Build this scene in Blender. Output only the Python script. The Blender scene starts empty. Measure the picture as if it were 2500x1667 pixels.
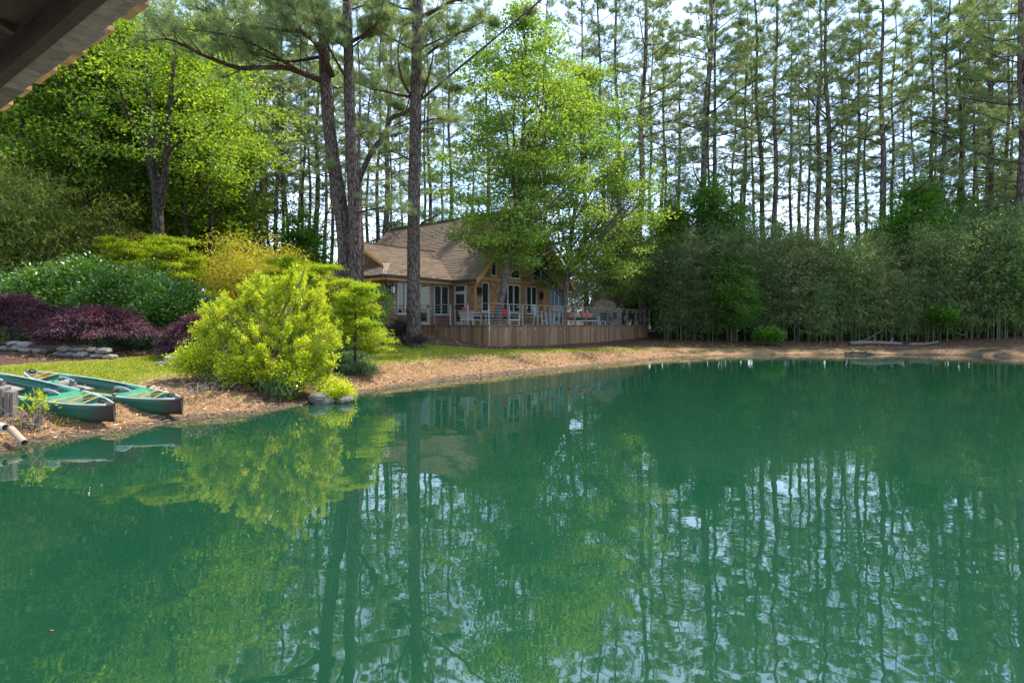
import bpy, math, random
import numpy as np
from mathutils import Vector, Matrix

R = math.radians
scene = bpy.context.scene
col = scene.collection

# ------------------------------------------------------------------ camera
FPX, HOR, CAMZ = 1389.0, 793.0, 1.7          # focal length and horizon in photo pixels, eye height above the water
cam_d = bpy.data.cameras.new('camera')
cam_d.lens = 20.0
cam_d.sensor_width = 36.0
cam_d.shift_y = -0.0162
cam_d.clip_end = 2000.0
cam_d.clip_start = 0.05
cam = bpy.data.objects.new('camera', cam_d)
cam.location = (0, 0, CAMZ)
cam.rotation_euler = (R(90), 0, 0)
col.objects.link(cam)
scene.camera = cam

# ------------------------------------------------------------------ light
SUN_EL, SUN_AZ = R(61), R(50)               # azimuth measured from +Y (away from camera) towards +X
sdir = Vector((math.sin(SUN_AZ) * math.cos(SUN_EL), math.cos(SUN_AZ) * math.cos(SUN_EL), math.sin(SUN_EL)))
world = bpy.data.worlds.new('World')
scene.world = world
world.use_nodes = True
wn, wl = world.node_tree.nodes, world.node_tree.links
wn.clear()
sky = wn.new('ShaderNodeTexSky')
sky.sky_type = 'NISHITA'
sky.sun_disc = False
sky.sun_elevation = SUN_EL
sky.sun_rotation = SUN_AZ
sky.air_density = 1.0
sky.dust_density = 0.5
sky.ozone_density = 2.5
tc = wn.new('ShaderNodeTexCoord')
cn = wn.new('ShaderNodeTexNoise')
cn.inputs['Scale'].default_value = 2.6
cn.inputs['Detail'].default_value = 6.0
cr = wn.new('ShaderNodeMapRange')
cr.inputs['From Min'].default_value = 0.36
cr.inputs['From Max'].default_value = 0.66
cr.inputs['To Min'].default_value = 0.0
cr.inputs['To Max'].default_value = 0.5
mx = wn.new('ShaderNodeMix')
mx.data_type = 'RGBA'
mx.inputs['B'].default_value = (6.6, 7.9, 9.8, 1)     # thin bright cloud
bg = wn.new('ShaderNodeBackground')
bg.inputs['Strength'].default_value = 0.15
wo = wn.new('ShaderNodeOutputWorld')
wl.new(tc.outputs['Generated'], cn.inputs['Vector'])
wl.new(cn.outputs['Fac'], cr.inputs['Value'])
wl.new(cr.outputs['Result'], mx.inputs['Factor'])
wl.new(sky.outputs['Color'], mx.inputs['A'])
wl.new(mx.outputs['Result'], bg.inputs['Color'])
wl.new(bg.outputs['Background'], wo.inputs['Surface'])

sun_d = bpy.data.lights.new('sun', 'SUN')
sun_d.energy = 4.6
sun_d.angle = R(0.6)
sun_d.color = (1.0, 0.93, 0.80)
sun = bpy.data.objects.new('sun', sun_d)
sun.rotation_euler = sdir.to_track_quat('Z', 'Y').to_euler()
sun.location = (0, 0, 40)
col.objects.link(sun)

scene.view_settings.view_transform = 'Standard'
scene.view_settings.look = 'None'
scene.view_settings.exposure = 1.32
scene.view_settings.gamma = 1.0
scene.render.engine = 'CYCLES'
cy = scene.cycles
cy.max_bounces = 7
cy.diffuse_bounces = 3
cy.glossy_bounces = 3
cy.transmission_bounces = 4
cy.transparent_max_bounces = 6
cy.caustics_reflective = True
cy.blur_glossy = 0.6
cy.caustics_refractive = False
cy.sample_clamp_indirect = 4.0
cy.use_denoising = True
try:
    cy.denoiser = 'OPENIMAGEDENOISE'
    cy.denoising_input_passes = 'RGB_ALBEDO_NORMAL'
    cy.denoising_prefilter = 'ACCURATE'
except Exception:
    pass

# ------------------------------------------------------------------ helpers
rng = np.random.default_rng(7)
random.seed(7)
ZUP = np.array([0, 0, 1.0])


def at(px, py, Y):
    """the point at depth Y that the photo shows at pixel (px, py)"""
    return np.array([(px - 1250.0) / FPX * Y, Y, CAMZ + (HOR - py) / FPX * Y])


def xat(px, Y):
    return (px - 1250.0) / FPX * Y


def unit(a):
    a = np.asarray(a, float)
    return a / np.maximum(np.linalg.norm(a, axis=-1, keepdims=True), 1e-9)


def tag(o, label=None, cat=None, group=None, kind=None):
    if label: o['label'] = label
    if cat: o['category'] = cat
    if group: o['group'] = group
    if kind: o['kind'] = kind
    return o


def obj(name, me, parent=None, loc=(0, 0, 0), rot=(0, 0, 0), scale=(1, 1, 1)):
    o = bpy.data.objects.new(name, me)
    o.location = loc
    o.rotation_euler = rot
    o.scale = scale
    o.parent = parent
    col.objects.link(o)
    return o


def thing(name, label, cat, loc=(0, 0, 0), rotz=0.0, group=None, scale=1.0):
    o = bpy.data.objects.new(name, None)
    o.empty_display_size = 0.2
    o.location = loc
    o.rotation_euler = (0, 0, rotz)
    o.scale = (scale, scale, scale)
    col.objects.link(o)
    return tag(o, label, cat, group)


def dup(o, parent=None):
    c = o.copy()
    col.objects.link(c)
    c.parent = parent
    for ch in list(o.children):
        dup(ch, c)
    return c


def fast_mesh(name, V, F, mat=None, rnd=None, smooth=False):
    """V (n,3), F (m,k): one mesh, fast; rnd is one number per face"""
    V = np.ascontiguousarray(V, dtype=np.float32)
    F = np.ascontiguousarray(F, dtype=np.int32)
    m, k = F.shape
    me = bpy.data.meshes.new(name)
    me.vertices.add(len(V))
    me.vertices.foreach_set('co', V.ravel())
    me.loops.add(m * k)
    me.loops.foreach_set('vertex_index', F.ravel())
    me.polygons.add(m)
    me.polygons.foreach_set('loop_start', np.arange(0, m * k, k, dtype=np.int32))
    me.polygons.foreach_set('use_smooth', np.full(m, smooth, dtype=bool))
    me.update(calc_edges=True)
    if rnd is not None:
        a = me.attributes.new('rnd', 'FLOAT', 'FACE')
        a.data.foreach_set('value', np.ascontiguousarray(rnd, dtype=np.float32))
    if mat: me.materials.append(mat)
    return me


class MB:
    """collects boxes, bars, tubes and patches into one mesh"""
    def __init__(self):
        self.v, self.f, self.c = [], [], []

    def add(self, V, F, c=None):
        b = len(self.v)
        self.v.extend([tuple(map(float, p)) for p in V])
        self.f.extend([tuple(int(i) + b for i in q) for q in F])
        self.c.extend([random.random() if c is None else c] * len(F))
        return self

    def box(self, c, s, rot=None, col=None):
        c = np.array(c, float)
        s = np.array(s, float) / 2
        P = np.array([[x, y, z] for z in (-1, 1) for y in (-1, 1) for x in (-1, 1)]) * s
        if rot is not None:
            if np.isscalar(rot):
                a = rot
                rot = np.array([[math.cos(a), -math.sin(a), 0], [math.sin(a), math.cos(a), 0], [0, 0, 1]])
            P = P @ np.array(rot).T
        return self.add(P + c, [(0, 2, 3, 1), (4, 5, 7, 6), (0, 1, 5, 4), (2, 6, 7, 3), (0, 4, 6, 2), (1, 3, 7, 5)], col)

    def bar(self, p, q, w, h, up=ZUP, col=None):
        p, q = np.array(p, float), np.array(q, float)
        d = unit(q - p)
        s = np.cross(d, up)
        if np.linalg.norm(s) < 1e-3: s = np.cross(d, [1, 0, 0])
        s = unit(s)
        n = np.cross(s, d)
        V = [e + s * a * w / 2 + n * b * h / 2 for e in (p, q) for a, b in ((-1, -1), (1, -1), (1, 1), (-1, 1))]
        return self.add(V, [(0, 1, 2, 3), (7, 6, 5, 4), (0, 4, 5, 1), (1, 5, 6, 2), (2, 6, 7, 3), (3, 7, 4, 0)], col)

    def prism(self, poly, d, col=None):
        """polygon (3D points) pushed along vector d"""
        n = len(poly)
        P = np.array(poly, float)
        V = np.vstack([P, P + np.array(d, float)])
        F = [tuple(range(n))[::-1], tuple(range(n, 2 * n))] + [(i, (i + 1) % n, n + (i + 1) % n, n + i) for i in range(n)]
        return self.add(V, F, col)

    def tube(self, pts, rad, n=8, cap=True, col=None):
        V, F = tube_geo(pts, rad, n, cap)
        return self.add(V, F, col)

    def build(self, name, mat, parent=None, smooth=False, bevel=0.0, loc=(0, 0, 0), rot=(0, 0, 0)):
        me = bpy.data.meshes.new(name)
        me.from_pydata(self.v, [], self.f)
        if smooth: me.polygons.foreach_set('use_smooth', np.ones(len(self.f), dtype=bool))
        a = me.attributes.new('rnd', 'FLOAT', 'FACE')
        a.data.foreach_set('value', np.array(self.c, dtype=np.float32))
        me.update()
        if mat: me.materials.append(mat)
        o = obj(name, me, parent, loc, rot)
        if bevel:
            b = o.modifiers.new('bevel', 'BEVEL')
            b.width = bevel
            b.segments = 2
            b.limit_method = 'ANGLE'
        return o


def tube_geo(pts, rad, n=8, cap=True, twist=0.0):
    pts = np.array(pts, float)
    m = len(pts)
    rad = np.full(m, float(rad)) if np.isscalar(rad) else np.array(rad, float)
    t = np.gradient(pts, axis=0)
    t = unit(t)
    ref = np.array([0.31, 0.95, 0.05]) if abs(t[:, 2]).mean() > 0.6 else ZUP
    s = unit(np.cross(t, ref))
    b = np.cross(s, t)
    an = np.arange(n) * 2 * math.pi / n
    V = (pts[:, None] + rad[:, None, None] * (np.cos(an)[None, :, None] * s[:, None] + np.sin(an)[None, :, None] * b[:, None])).reshape(-1, 3)
    F = []
    for i in range(m - 1):
        for j in range(n):
            k = (j + 1) % n
            F.append((i * n + j, i * n + k, (i + 1) * n + k, (i + 1) * n + j))
    if cap:
        F.append(tuple(range(n))[::-1])
        F.append(tuple(range((m - 1) * n, m * n)))
    return V, F


def smooth_path(pts, k=6):
    """Catmull-Rom through the points"""
    P = np.array(pts, float)
    P = np.vstack([2 * P[0] - P[1], P, 2 * P[-1] - P[-2]])
    out = []
    for i in range(1, len(P) - 2):
        for s in np.linspace(0, 1, k, endpoint=False):
            a, b, c, d = P[i - 1], P[i], P[i + 1], P[i + 2]
            out.append(0.5 * ((2 * b) + (c - a) * s + (2 * a - 5 * b + 4 * c - d) * s * s + (3 * b - a - 3 * c + d) * s ** 3))
    out.append(P[-2])
    return np.array(out)


# ------------------------------------------------------------------ materials
def newmat(name):
    m = bpy.data.materials.new(name)
    m.use_nodes = True
    nt = m.node_tree
    nt.nodes.clear()
    out = nt.nodes.new('ShaderNodeOutputMaterial')
    return m, nt.nodes, nt.links, out


def N(nodes, t, **kw):
    n = nodes.new('ShaderNode' + t)
    for k, v in kw.items():
        if k in n.inputs:
            n.inputs[k].default_value = v
        else:
            setattr(n, k, v)
    return n


def ramp(nodes, stops):
    r = nodes.new('ShaderNodeValToRGB')
    e = r.color_ramp.elements
    while len(e) < len(stops): e.new(0.5)
    for el, (p, c) in zip(e, stops):
        el.position = p
        el.color = (c[0], c[1], c[2], 1)
    return r


def leaf_mat(name, stops, trans=0.4, tint=(1.25, 1.2, 0.55), gloss=0.06, rough=0.45, orand=0.12):
    m, n, l, out = newmat(name)
    a = N(n, 'Attribute', attribute_name='rnd')
    oi = N(n, 'ObjectInfo')
    rp = ramp(n, stops)
    l.new(a.outputs['Fac'], rp.inputs['Fac'])
    hs = N(n, 'HueSaturation')
    mr = N(n, 'MapRange')
    mr.inputs['To Min'].default_value = 1 - orand
    mr.inputs['To Max'].default_value = 1 + orand
    l.new(oi.outputs['Random'], mr.inputs['Value'])
    l.new(mr.outputs['Result'], hs.inputs['Value'])
    l.new(rp.outputs['Color'], hs.inputs['Color'])
    d = N(n, 'BsdfDiffuse')
    t = N(n, 'BsdfTranslucent')
    mul = N(n, 'Mix', data_type='RGBA', blend_type='MULTIPLY')
    mul.inputs['Factor'].default_value = 1.0
    mul.inputs['B'].default_value = (*tint, 1)
    l.new(hs.outputs['Color'], d.inputs['Color'])
    l.new(hs.outputs['Color'], mul.inputs['A'])
    l.new(mul.outputs['Result'], t.inputs['Color'])
    ms = N(n, 'MixShader', Fac=trans)
    l.new(d.outputs[0], ms.inputs[1])
    l.new(t.outputs[0], ms.inputs[2])
    g = N(n, 'BsdfGlossy', Roughness=rough)
    l.new(hs.outputs['Color'], g.inputs['Color']) if gloss < 0 else None
    g.inputs['Color'].default_value = (0.85, 0.95, 0.8, 1)
    gloss = gloss * 0.42
    m2 = N(n, 'MixShader', Fac=gloss)
    l.new(ms.outputs[0], m2.inputs[1])
    l.new(g.outputs[0], m2.inputs[2])
    l.new(m2.outputs[0], out.inputs['Surface'])
    return m


def plain_mat(name, c, rough=0.6, metal=0.0, var=0.12, scale=6.0, bump=0.0, bscale=40.0, stretch=(1, 1, 1), spec=0.4, use_rnd=0.0):
    """a colour with two scales of wear, some bump"""
    m, n, l, out = newmat(name)
    p = N(n, 'BsdfPrincipled', Roughness=rough, Metallic=metal)
    p.inputs['Specular IOR Level'].default_value = spec
    tcn = N(n, 'TexCoord')
    mp = N(n, 'Mapping')
    mp.inputs['Scale'].default_value = stretch
    l.new(tcn.outputs['Object'], mp.inputs['Vector'])
    t1 = N(n, 'TexNoise', Scale=scale, Detail=6.0, Roughness=0.65)
    l.new(mp.outputs[0], t1.inputs['Vector'])
    a = N(n, 'Attribute', attribute_name='rnd')
    oi = N(n, 'ObjectInfo')
    ad = N(n, 'Math', operation='ADD')
    l.new(a.outputs['Fac'], ad.inputs[0])
    l.new(oi.outputs['Random'], ad.inputs[1])
    fr = N(n, 'Math', operation='FRACT')
    l.new(ad.outputs[0], fr.inputs[0])
    mr = N(n, 'MapRange')
    mr.inputs['To Min'].default_value = 1 - use_rnd
    mr.inputs['To Max'].default_value = 1 + use_rnd
    l.new(fr.outputs[0], mr.inputs['Value'])
    rp = ramp(n, [(0.25, [x * (1 - var * 2) for x in c]), (0.5, c), (0.78, [min(1, x * (1 + var * 2)) for x in c])])
    l.new(t1.outputs['Fac'], rp.inputs['Fac'])
    hs = N(n, 'HueSaturation')
    l.new(rp.outputs['Color'], hs.inputs['Color'])
    l.new(mr.outputs['Result'], hs.inputs['Value'])
    l.new(hs.outputs['Color'], p.inputs['Base Color'])
    if bump:
        t2 = N(n, 'TexNoise', Scale=bscale, Detail=5.0)
        l.new(mp.outputs[0], t2.inputs['Vector'])
        b = N(n, 'Bump', Strength=bump, Distance=0.01)
        l.new(t2.outputs['Fac'], b.inputs['Height'])
        l.new(b.outputs[0], p.inputs['Normal'])
    l.new(p.outputs[0], out.inputs['Surface'])
    return m


def bark_mat(name, dark, mid, light, vs=9.0, zs=0.28, bump=0.9):
    m, n, l, out = newmat(name)
    p = N(n, 'BsdfPrincipled', Roughness=0.9)
    p.inputs['Specular IOR Level'].default_value = 0.15
    tcn = N(n, 'TexCoord')
    mp = N(n, 'Mapping')
    mp.inputs['Scale'].default_value = (1, 1, zs)
    l.new(tcn.outputs['Object'], mp.inputs['Vector'])
    nz = N(n, 'TexNoise', Scale=5.0, Detail=3.0)
    l.new(mp.outputs[0], nz.inputs['Vector'])
    mixv = N(n, 'Mix', data_type='RGBA')
    mixv.inputs['Factor'].default_value = 0.12
    l.new(mp.outputs[0], mixv.inputs['A'])
    l.new(nz.outputs['Color'], mixv.inputs['B'])
    vo = N(n, 'TexVoronoi', feature='DISTANCE_TO_EDGE', Scale=vs)
    l.new(mixv.outputs['Result'], vo.inputs['Vector'])
    vr = N(n, 'MapRange')
    vr.inputs['From Max'].default_value = 0.22
    l.new(vo.outputs['Distance'], vr.inputs['Value'])
    t2 = N(n, 'TexNoise', Scale=22.0, Detail=6.0, Roughness=0.7)
    l.new(mp.outputs[0], t2.inputs['Vector'])
    rp = ramp(n, [(0.3, mid), (0.72, light)])
    l.new(t2.outputs['Fac'], rp.inputs['Fac'])
    mx_ = N(n, 'Mix', data_type='RGBA')
    mx_.inputs['A'].default_value = (*dark, 1)
    l.new(vr.outputs['Result'], mx_.inputs['Factor'])
    l.new(rp.outputs['Color'], mx_.inputs['B'])
    l.new(mx_.outputs['Result'], p.inputs['Base Color'])
    ad = N(n, 'Math', operation='MULTIPLY_ADD')
    ad.inputs[1].default_value = 0.35
    l.new(t2.outputs['Fac'], ad.inputs[0])
    l.new(vr.outputs['Result'], ad.inputs[2])
    b = N(n, 'Bump', Strength=bump, Distance=0.03)
    l.new(ad.outputs[0], b.inputs['Height'])
    l.new(b.outputs[0], p.inputs['Normal'])
    l.new(p.outputs[0], out.inputs['Surface'])
    return m


M = {}
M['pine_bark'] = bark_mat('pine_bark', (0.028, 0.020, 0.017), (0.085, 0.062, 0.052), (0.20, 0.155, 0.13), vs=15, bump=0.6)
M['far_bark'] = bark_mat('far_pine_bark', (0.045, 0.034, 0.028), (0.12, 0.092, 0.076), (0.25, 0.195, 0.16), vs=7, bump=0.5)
M['limb_bark'] = bark_mat('limb_bark', (0.03, 0.018, 0.012), (0.085, 0.052, 0.036), (0.15, 0.10, 0.075), vs=16, bump=0.5)
M['smooth_bark'] = bark_mat('smooth_bark', (0.05, 0.042, 0.034), (0.12, 0.10, 0.082), (0.22, 0.19, 0.16), vs=14, bump=0.4)
M['oak_bark'] = bark_mat('oak_bark', (0.018, 0.015, 0.012), (0.05, 0.042, 0.034), (0.10, 0.085, 0.07), vs=12, bump=0.6)
M['needles'] = leaf_mat('pine_needles', [(0, (0.085, 0.155, 0.06)), (0.5, (0.195, 0.275, 0.11)), (1, (0.36, 0.41, 0.17))], trans=0.48, tint=(1.15, 1.1, 0.7), gloss=0.10, rough=0.4)
M['maple_leaf'] = leaf_mat('sweetgum_leaves', [(0, (0.068, 0.155, 0.042)), (0.5, (0.148, 0.258, 0.048)), (1, (0.29, 0.37, 0.055))], trans=0.48, tint=(1.4, 1.25, 0.4), gloss=0.06)
M['wood_leaf'] = leaf_mat('woodland_leaves', [(0, (0.045, 0.125, 0.034)), (0.5, (0.118, 0.222, 0.038)), (1, (0.26, 0.35, 0.045))], trans=0.56, tint=(1.6, 1.35, 0.3), gloss=0.05)
M['under_leaf'] = leaf_mat('understory_leaves', [(0, (0.04, 0.13, 0.026)), (0.5, (0.075, 0.20, 0.028)), (1, (0.14, 0.26, 0.03))], trans=0.54, tint=(1.5, 1.3, 0.35), gloss=0.05)
M['shrub_leaf'] = leaf_mat('lime_shrub_leaves', [(0, (0.12, 0.22, 0.012)), (0.4, (0.33, 0.43, 0.016)), (0.93, (0.60, 0.61, 0.028)), (1, (0.50, 0.26, 0.06))], trans=0.42, tint=(1.35, 1.2, 0.3), gloss=0.09, rough=0.35)
M['yellow_leaf'] = leaf_mat('yellow_bamboo_leaves', [(0, (0.20, 0.23, 0.03)), (0.5, (0.42, 0.40, 0.04)), (1, (0.62, 0.53, 0.05))], trans=0.45, tint=(1.3, 1.1, 0.4), gloss=0.05)
M['bamboo_leaf'] = leaf_mat('bamboo_leaves', [(0, (0.022, 0.066, 0.022)), (0.5, (0.08, 0.15, 0.04)), (0.8, (0.20, 0.26, 0.075)), (1, (0.48, 0.48, 0.2))], trans=0.36, tint=(1.2, 1.15, 0.6), gloss=0.09, orand=0.4)
M['sunlit_leaf'] = leaf_mat('sunlit_bamboo_leaves', [(0, (0.05, 0.085, 0.03)), (0.5, (0.15, 0.19, 0.065)), (0.8, (0.30, 0.32, 0.12)), (1, (0.52, 0.50, 0.24))], trans=0.38, tint=(1.2, 1.15, 0.6), gloss=0.08, orand=0.25)  # lighter bamboo leaves, sunlight on some clumps painted into their colour
M['feather_leaf'] = leaf_mat('feathery_leaves', [(0, (0.15, 0.25, 0.016)), (0.5, (0.27, 0.37, 0.02)), (1, (0.40, 0.46, 0.028))], trans=0.45, tint=(1.35, 1.2, 0.35), gloss=0.04)
M['rhodo_leaf'] = leaf_mat('evergreen_shrub_leaves', [(0, (0.028, 0.085, 0.014)), (0.5, (0.075, 0.17, 0.022)), (1, (0.18, 0.30, 0.035))], trans=0.3, tint=(1.3, 1.3, 0.4), gloss=0.13, rough=0.35)
M['purple_leaf'] = leaf_mat('purple_maple_leaves', [(0, (0.040, 0.018, 0.030)), (0.6, (0.085, 0.034, 0.055)), (0.92, (0.14, 0.045, 0.065)), (1, (0.24, 0.05, 0.06))], trans=0.28, tint=(1.3, 0.7, 0.8), gloss=0.05, rough=0.45)
M['olive_leaf'] = leaf_mat('olive_bamboo_leaves', [(0, (0.04, 0.10, 0.028)), (0.5, (0.155, 0.225, 0.045)), (1, (0.42, 0.42, 0.08))], trans=0.45, tint=(1.3, 1.15, 0.5), gloss=0.06)
M['dark_leaf'] = leaf_mat('dusky_shrub_leaves', [(0, (0.03, 0.035, 0.03)), (0.6, (0.06, 0.055, 0.045)), (1, (0.14, 0.08, 0.07))], trans=0.25, tint=(1.2, 1.0, 0.8), gloss=0.08)
M['ivy_leaf'] = leaf_mat('ground_cover_leaves', [(0, (0.03, 0.07, 0.03)), (0.6, (0.07, 0.13, 0.05)), (1, (0.16, 0.24, 0.10))], trans=0.3, gloss=0.08)
M['grass'] = leaf_mat('grass_blades', [(0, (0.13, 0.19, 0.02)), (0.5, (0.26, 0.31, 0.025)), (0.85, (0.38, 0.38, 0.04)), (1, (0.46, 0.38, 0.13))], trans=0.35, tint=(1.2, 1.15, 0.5), gloss=0.04)
M['straw'] = leaf_mat('pine_straw', [(0, (0.11, 0.058, 0.03)), (0.5, (0.29, 0.165, 0.08)), (0.88, (0.50, 0.32, 0.17)), (1, (0.66, 0.54, 0.40))], trans=0.08, tint=(1, 1, 1), gloss=0.05, orand=0.02)
M['culm'] = plain_mat('bamboo_culm', (0.085, 0.10, 0.032), rough=0.4, var=0.25, scale=3, use_rnd=0.35)
M['brick'] = plain_mat('brick', (0.20, 0.085, 0.058), rough=0.85, var=0.15, scale=20, bump=0.4, bscale=120, use_rnd=0.55)
M['mortar'] = plain_mat('mortar', (0.30, 0.27, 0.235), rough=0.95, var=0.1, scale=12)
M['shake'] = plain_mat('cedar_shake', (0.235, 0.125, 0.055), rough=0.85, var=0.2, scale=14, bump=0.5, bscale=60, stretch=(1, 1, 0.15), use_rnd=0.36, spec=0.2)
M['trim'] = plain_mat('tan_trim', (0.31, 0.175, 0.078), rough=0.65, var=0.07, scale=5)
M['fascia'] = plain_mat('yellow_fascia', (0.42, 0.25, 0.095), rough=0.6, var=0.08, scale=4)
M['soffit'] = plain_mat('cedar_soffit', (0.46, 0.20, 0.06), rough=0.6, var=0.12, scale=6, stretch=(1, 6, 1))
M['gutter'] = plain_mat('bronze_gutter', (0.035, 0.028, 0.024), rough=0.45, var=0.1)
M['shingle'] = plain_mat('asphalt_shingle', (0.165, 0.122, 0.092), rough=0.95, var=0.14, scale=3.2, bump=0.5, bscale=160, use_rnd=0.10, spec=0.15)
M['white'] = plain_mat('window_paint', (0.36, 0.35, 0.31), rough=0.45, var=0.04)
M['grey_paint'] = plain_mat('chair_paint', (0.38, 0.37, 0.34), rough=0.6, var=0.10, scale=10, use_rnd=0.08)
M['galv'] = plain_mat('galvanised_steel', (0.25, 0.28, 0.305), rough=0.38, metal=0.55, var=0.12, scale=14)
M['cable'] = plain_mat('steel_cable', (0.42, 0.43, 0.43), rough=0.35, metal=0.6)
M['rail'] = plain_mat('weathered_top_rail', (0.23, 0.17, 0.105), rough=0.8, var=0.2, scale=5, stretch=(1, 1, 1))
M['board'] = plain_mat('stained_board', (0.20, 0.115, 0.062), rough=0.8, var=0.26, scale=5, bump=0.5, bscale=30, stretch=(2.5, 2.5, 0.25), use_rnd=0.38)
M['decking'] = plain_mat('decking', (0.24, 0.145, 0.085), rough=0.75, var=0.2, scale=4)
M['cushion'] = plain_mat('charcoal_cushion', (0.03, 0.034, 0.042), rough=0.9, var=0.1)
M['red'] = plain_mat('red_fabric', (0.50, 0.022, 0.03), rough=0.85, var=0.12)
M['orange'] = plain_mat('striped_fabric', (0.48, 0.13, 0.055), rough=0.85, var=0.35, scale=9, stretch=(1, 6, 1))
M['tabletop'] = plain_mat('brown_tabletop', (0.20, 0.11, 0.06), rough=0.5, var=0.15)
M['stone'] = plain_mat('field_stone', (0.19, 0.17, 0.145), rough=0.9, var=0.24, scale=7, bump=0.8, bscale=22, use_rnd=0.32)
M['wet_rock'] = plain_mat('shore_rock', (0.10, 0.088, 0.074), rough=0.85, var=0.3, scale=6, bump=0.9, bscale=14)
M['ledge'] = plain_mat('stacked_stone', (0.24, 0.195, 0.15), rough=0.9, var=0.2, scale=6, bump=0.7, bscale=24, use_rnd=0.42)
M['cap'] = plain_mat('slate_cap', (0.11, 0.135, 0.13), rough=0.7, var=0.12)
M['iron'] = plain_mat('black_iron', (0.018, 0.018, 0.018), rough=0.5)
M['lampglass'] = plain_mat('lantern_glass', (0.62, 0.62, 0.58), rough=0.2)
M['greywood'] = plain_mat('grey_timber', (0.135, 0.115, 0.095), rough=0.9, var=0.3, scale=6, bump=0.8, bscale=30, stretch=(3, 3, 0.4))
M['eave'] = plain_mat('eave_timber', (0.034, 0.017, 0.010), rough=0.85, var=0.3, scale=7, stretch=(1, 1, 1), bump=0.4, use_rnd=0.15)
M['eave_edge'] = plain_mat('shingle_edge', (0.155, 0.115, 0.09), rough=0.9, var=0.25, scale=16, bump=0.6, use_rnd=0.3)
M['eave_gold'] = plain_mat('weathered_drip_edge', (0.38, 0.22, 0.085), rough=0.9, var=0.3, scale=14, use_rnd=0.4)
M['pvc_white'] = plain_mat('white_pvc', (0.28, 0.205, 0.14), rough=0.6, var=0.1)
M['pvc_grey'] = plain_mat('dirty_pvc', (0.40, 0.36, 0.32), rough=0.5, var=0.15)
M['black'] = plain_mat('black_plastic', (0.02, 0.02, 0.022), rough=0.45)
M['bungee'] = plain_mat('orange_bungee', (0.62, 0.30, 0.06), rough=0.7)
M['paddle'] = plain_mat('paddle_blade', (0.33, 0.33, 0.36), rough=0.35)
M['kseat'] = plain_mat('seat_fabric', (0.19, 0.175, 0.16), rough=0.85, var=0.15)
M['log'] = plain_mat('driftwood', (0.15, 0.125, 0.10), rough=0.9, var=0.28, scale=8, bump=0.6)
M['wetlog'] = plain_mat('wet_branch', (0.03, 0.026, 0.022), rough=0.6, var=0.2)
M['shrub_stem'] = plain_mat('shrub_stem', (0.24, 0.19, 0.14), rough=0.85, var=0.2)
M['bulb'] = plain_mat('bulb_glass', (0.65, 0.55, 0.32), rough=0.2)
M['pink'] = plain_mat('pink_petals', (0.75, 0.16, 0.30), rough=0.6)
M['curtain'] = plain_mat('pale_blue_curtain', (0.07, 0.135, 0.17), rough=0.7, var=0.15, scale=5, stretch=(6, 6, 0.3))


def glass_mat(name, base, gl=0.10):
    m, n, l, out = newmat(name)
    p = N(n, 'BsdfPrincipled', Roughness=0.04)
    p.inputs['Base Color'].default_value = (*base, 1)
    p.inputs['Specular IOR Level'].default_value = 0.6
    t1 = N(n, 'TexNoise', Scale=1.3, Detail=1.0)
    b = N(n, 'Bump', Strength=0.04, Distance=0.02)
    l.new(t1.outputs['Fac'], b.inputs['Height'])
    l.new(b.outputs[0], p.inputs['Normal'])
    l.new(p.outputs[0], out.inputs['Surface'])
    return m


M['glass'] = glass_mat('dark_window_glass', (0.012, 0.017, 0.016))


def kayak_mat():
    m, n, l, out = newmat('marbled_green_plastic')
    p = N(n, 'BsdfPrincipled', Roughness=0.62)
    p.inputs['Specular IOR Level'].default_value = 0.12
    tcn = N(n, 'TexCoord')
    mp = N(n, 'Mapping')
    mp.inputs['Scale'].default_value = (0.55, 2.0, 3.2)
    l.new(tcn.outputs['Object'], mp.inputs['Vector'])
    t1 = N(n, 'TexNoise', Scale=1.6, Detail=3.0)
    l.new(mp.outputs[0], t1.inputs['Vector'])
    sx = N(n, 'SeparateXYZ')
    l.new(tcn.outputs['Object'], sx.inputs[0])
    ab = N(n, 'Math', operation='ABSOLUTE')
    l.new(sx.outputs['X'], ab.inputs[0])
    mr = N(n, 'MapRange')
    mr.inputs['From Min'].default_value = 1.45
    mr.inputs['From Max'].default_value = 1.85
    l.new(ab.outputs[0], mr.inputs['Value'])
    mz = N(n, 'MapRange')                      # darker towards the keel
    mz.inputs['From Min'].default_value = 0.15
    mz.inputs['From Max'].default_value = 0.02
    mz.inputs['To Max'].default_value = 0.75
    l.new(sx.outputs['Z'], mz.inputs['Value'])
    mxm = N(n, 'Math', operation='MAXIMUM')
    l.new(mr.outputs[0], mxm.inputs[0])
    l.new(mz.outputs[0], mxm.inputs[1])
    rp = ramp(n, [(0.30, (0.02, 0.075, 0.06)), (0.48, (0.035, 0.16, 0.105)), (0.58, (0.025, 0.20, 0.07)), (0.70, (0.12, 0.24, 0.18))])
    l.new(t1.outputs['Fac'], rp.inputs['Fac'])
    mx_ = N(n, 'Mix', data_type='RGBA')
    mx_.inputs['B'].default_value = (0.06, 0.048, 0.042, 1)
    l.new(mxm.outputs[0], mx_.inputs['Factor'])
    l.new(rp.outputs['Color'], mx_.inputs['A'])
    l.new(mx_.outputs['Result'], p.inputs['Base Color'])
    l.new(p.outputs[0], out.inputs['Surface'])
    return m


M['kayak'] = kayak_mat()
M['gunwale'] = plain_mat('pale_gunwale', (0.30, 0.38, 0.34), rough=0.5, var=0.2, scale=8)


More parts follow.
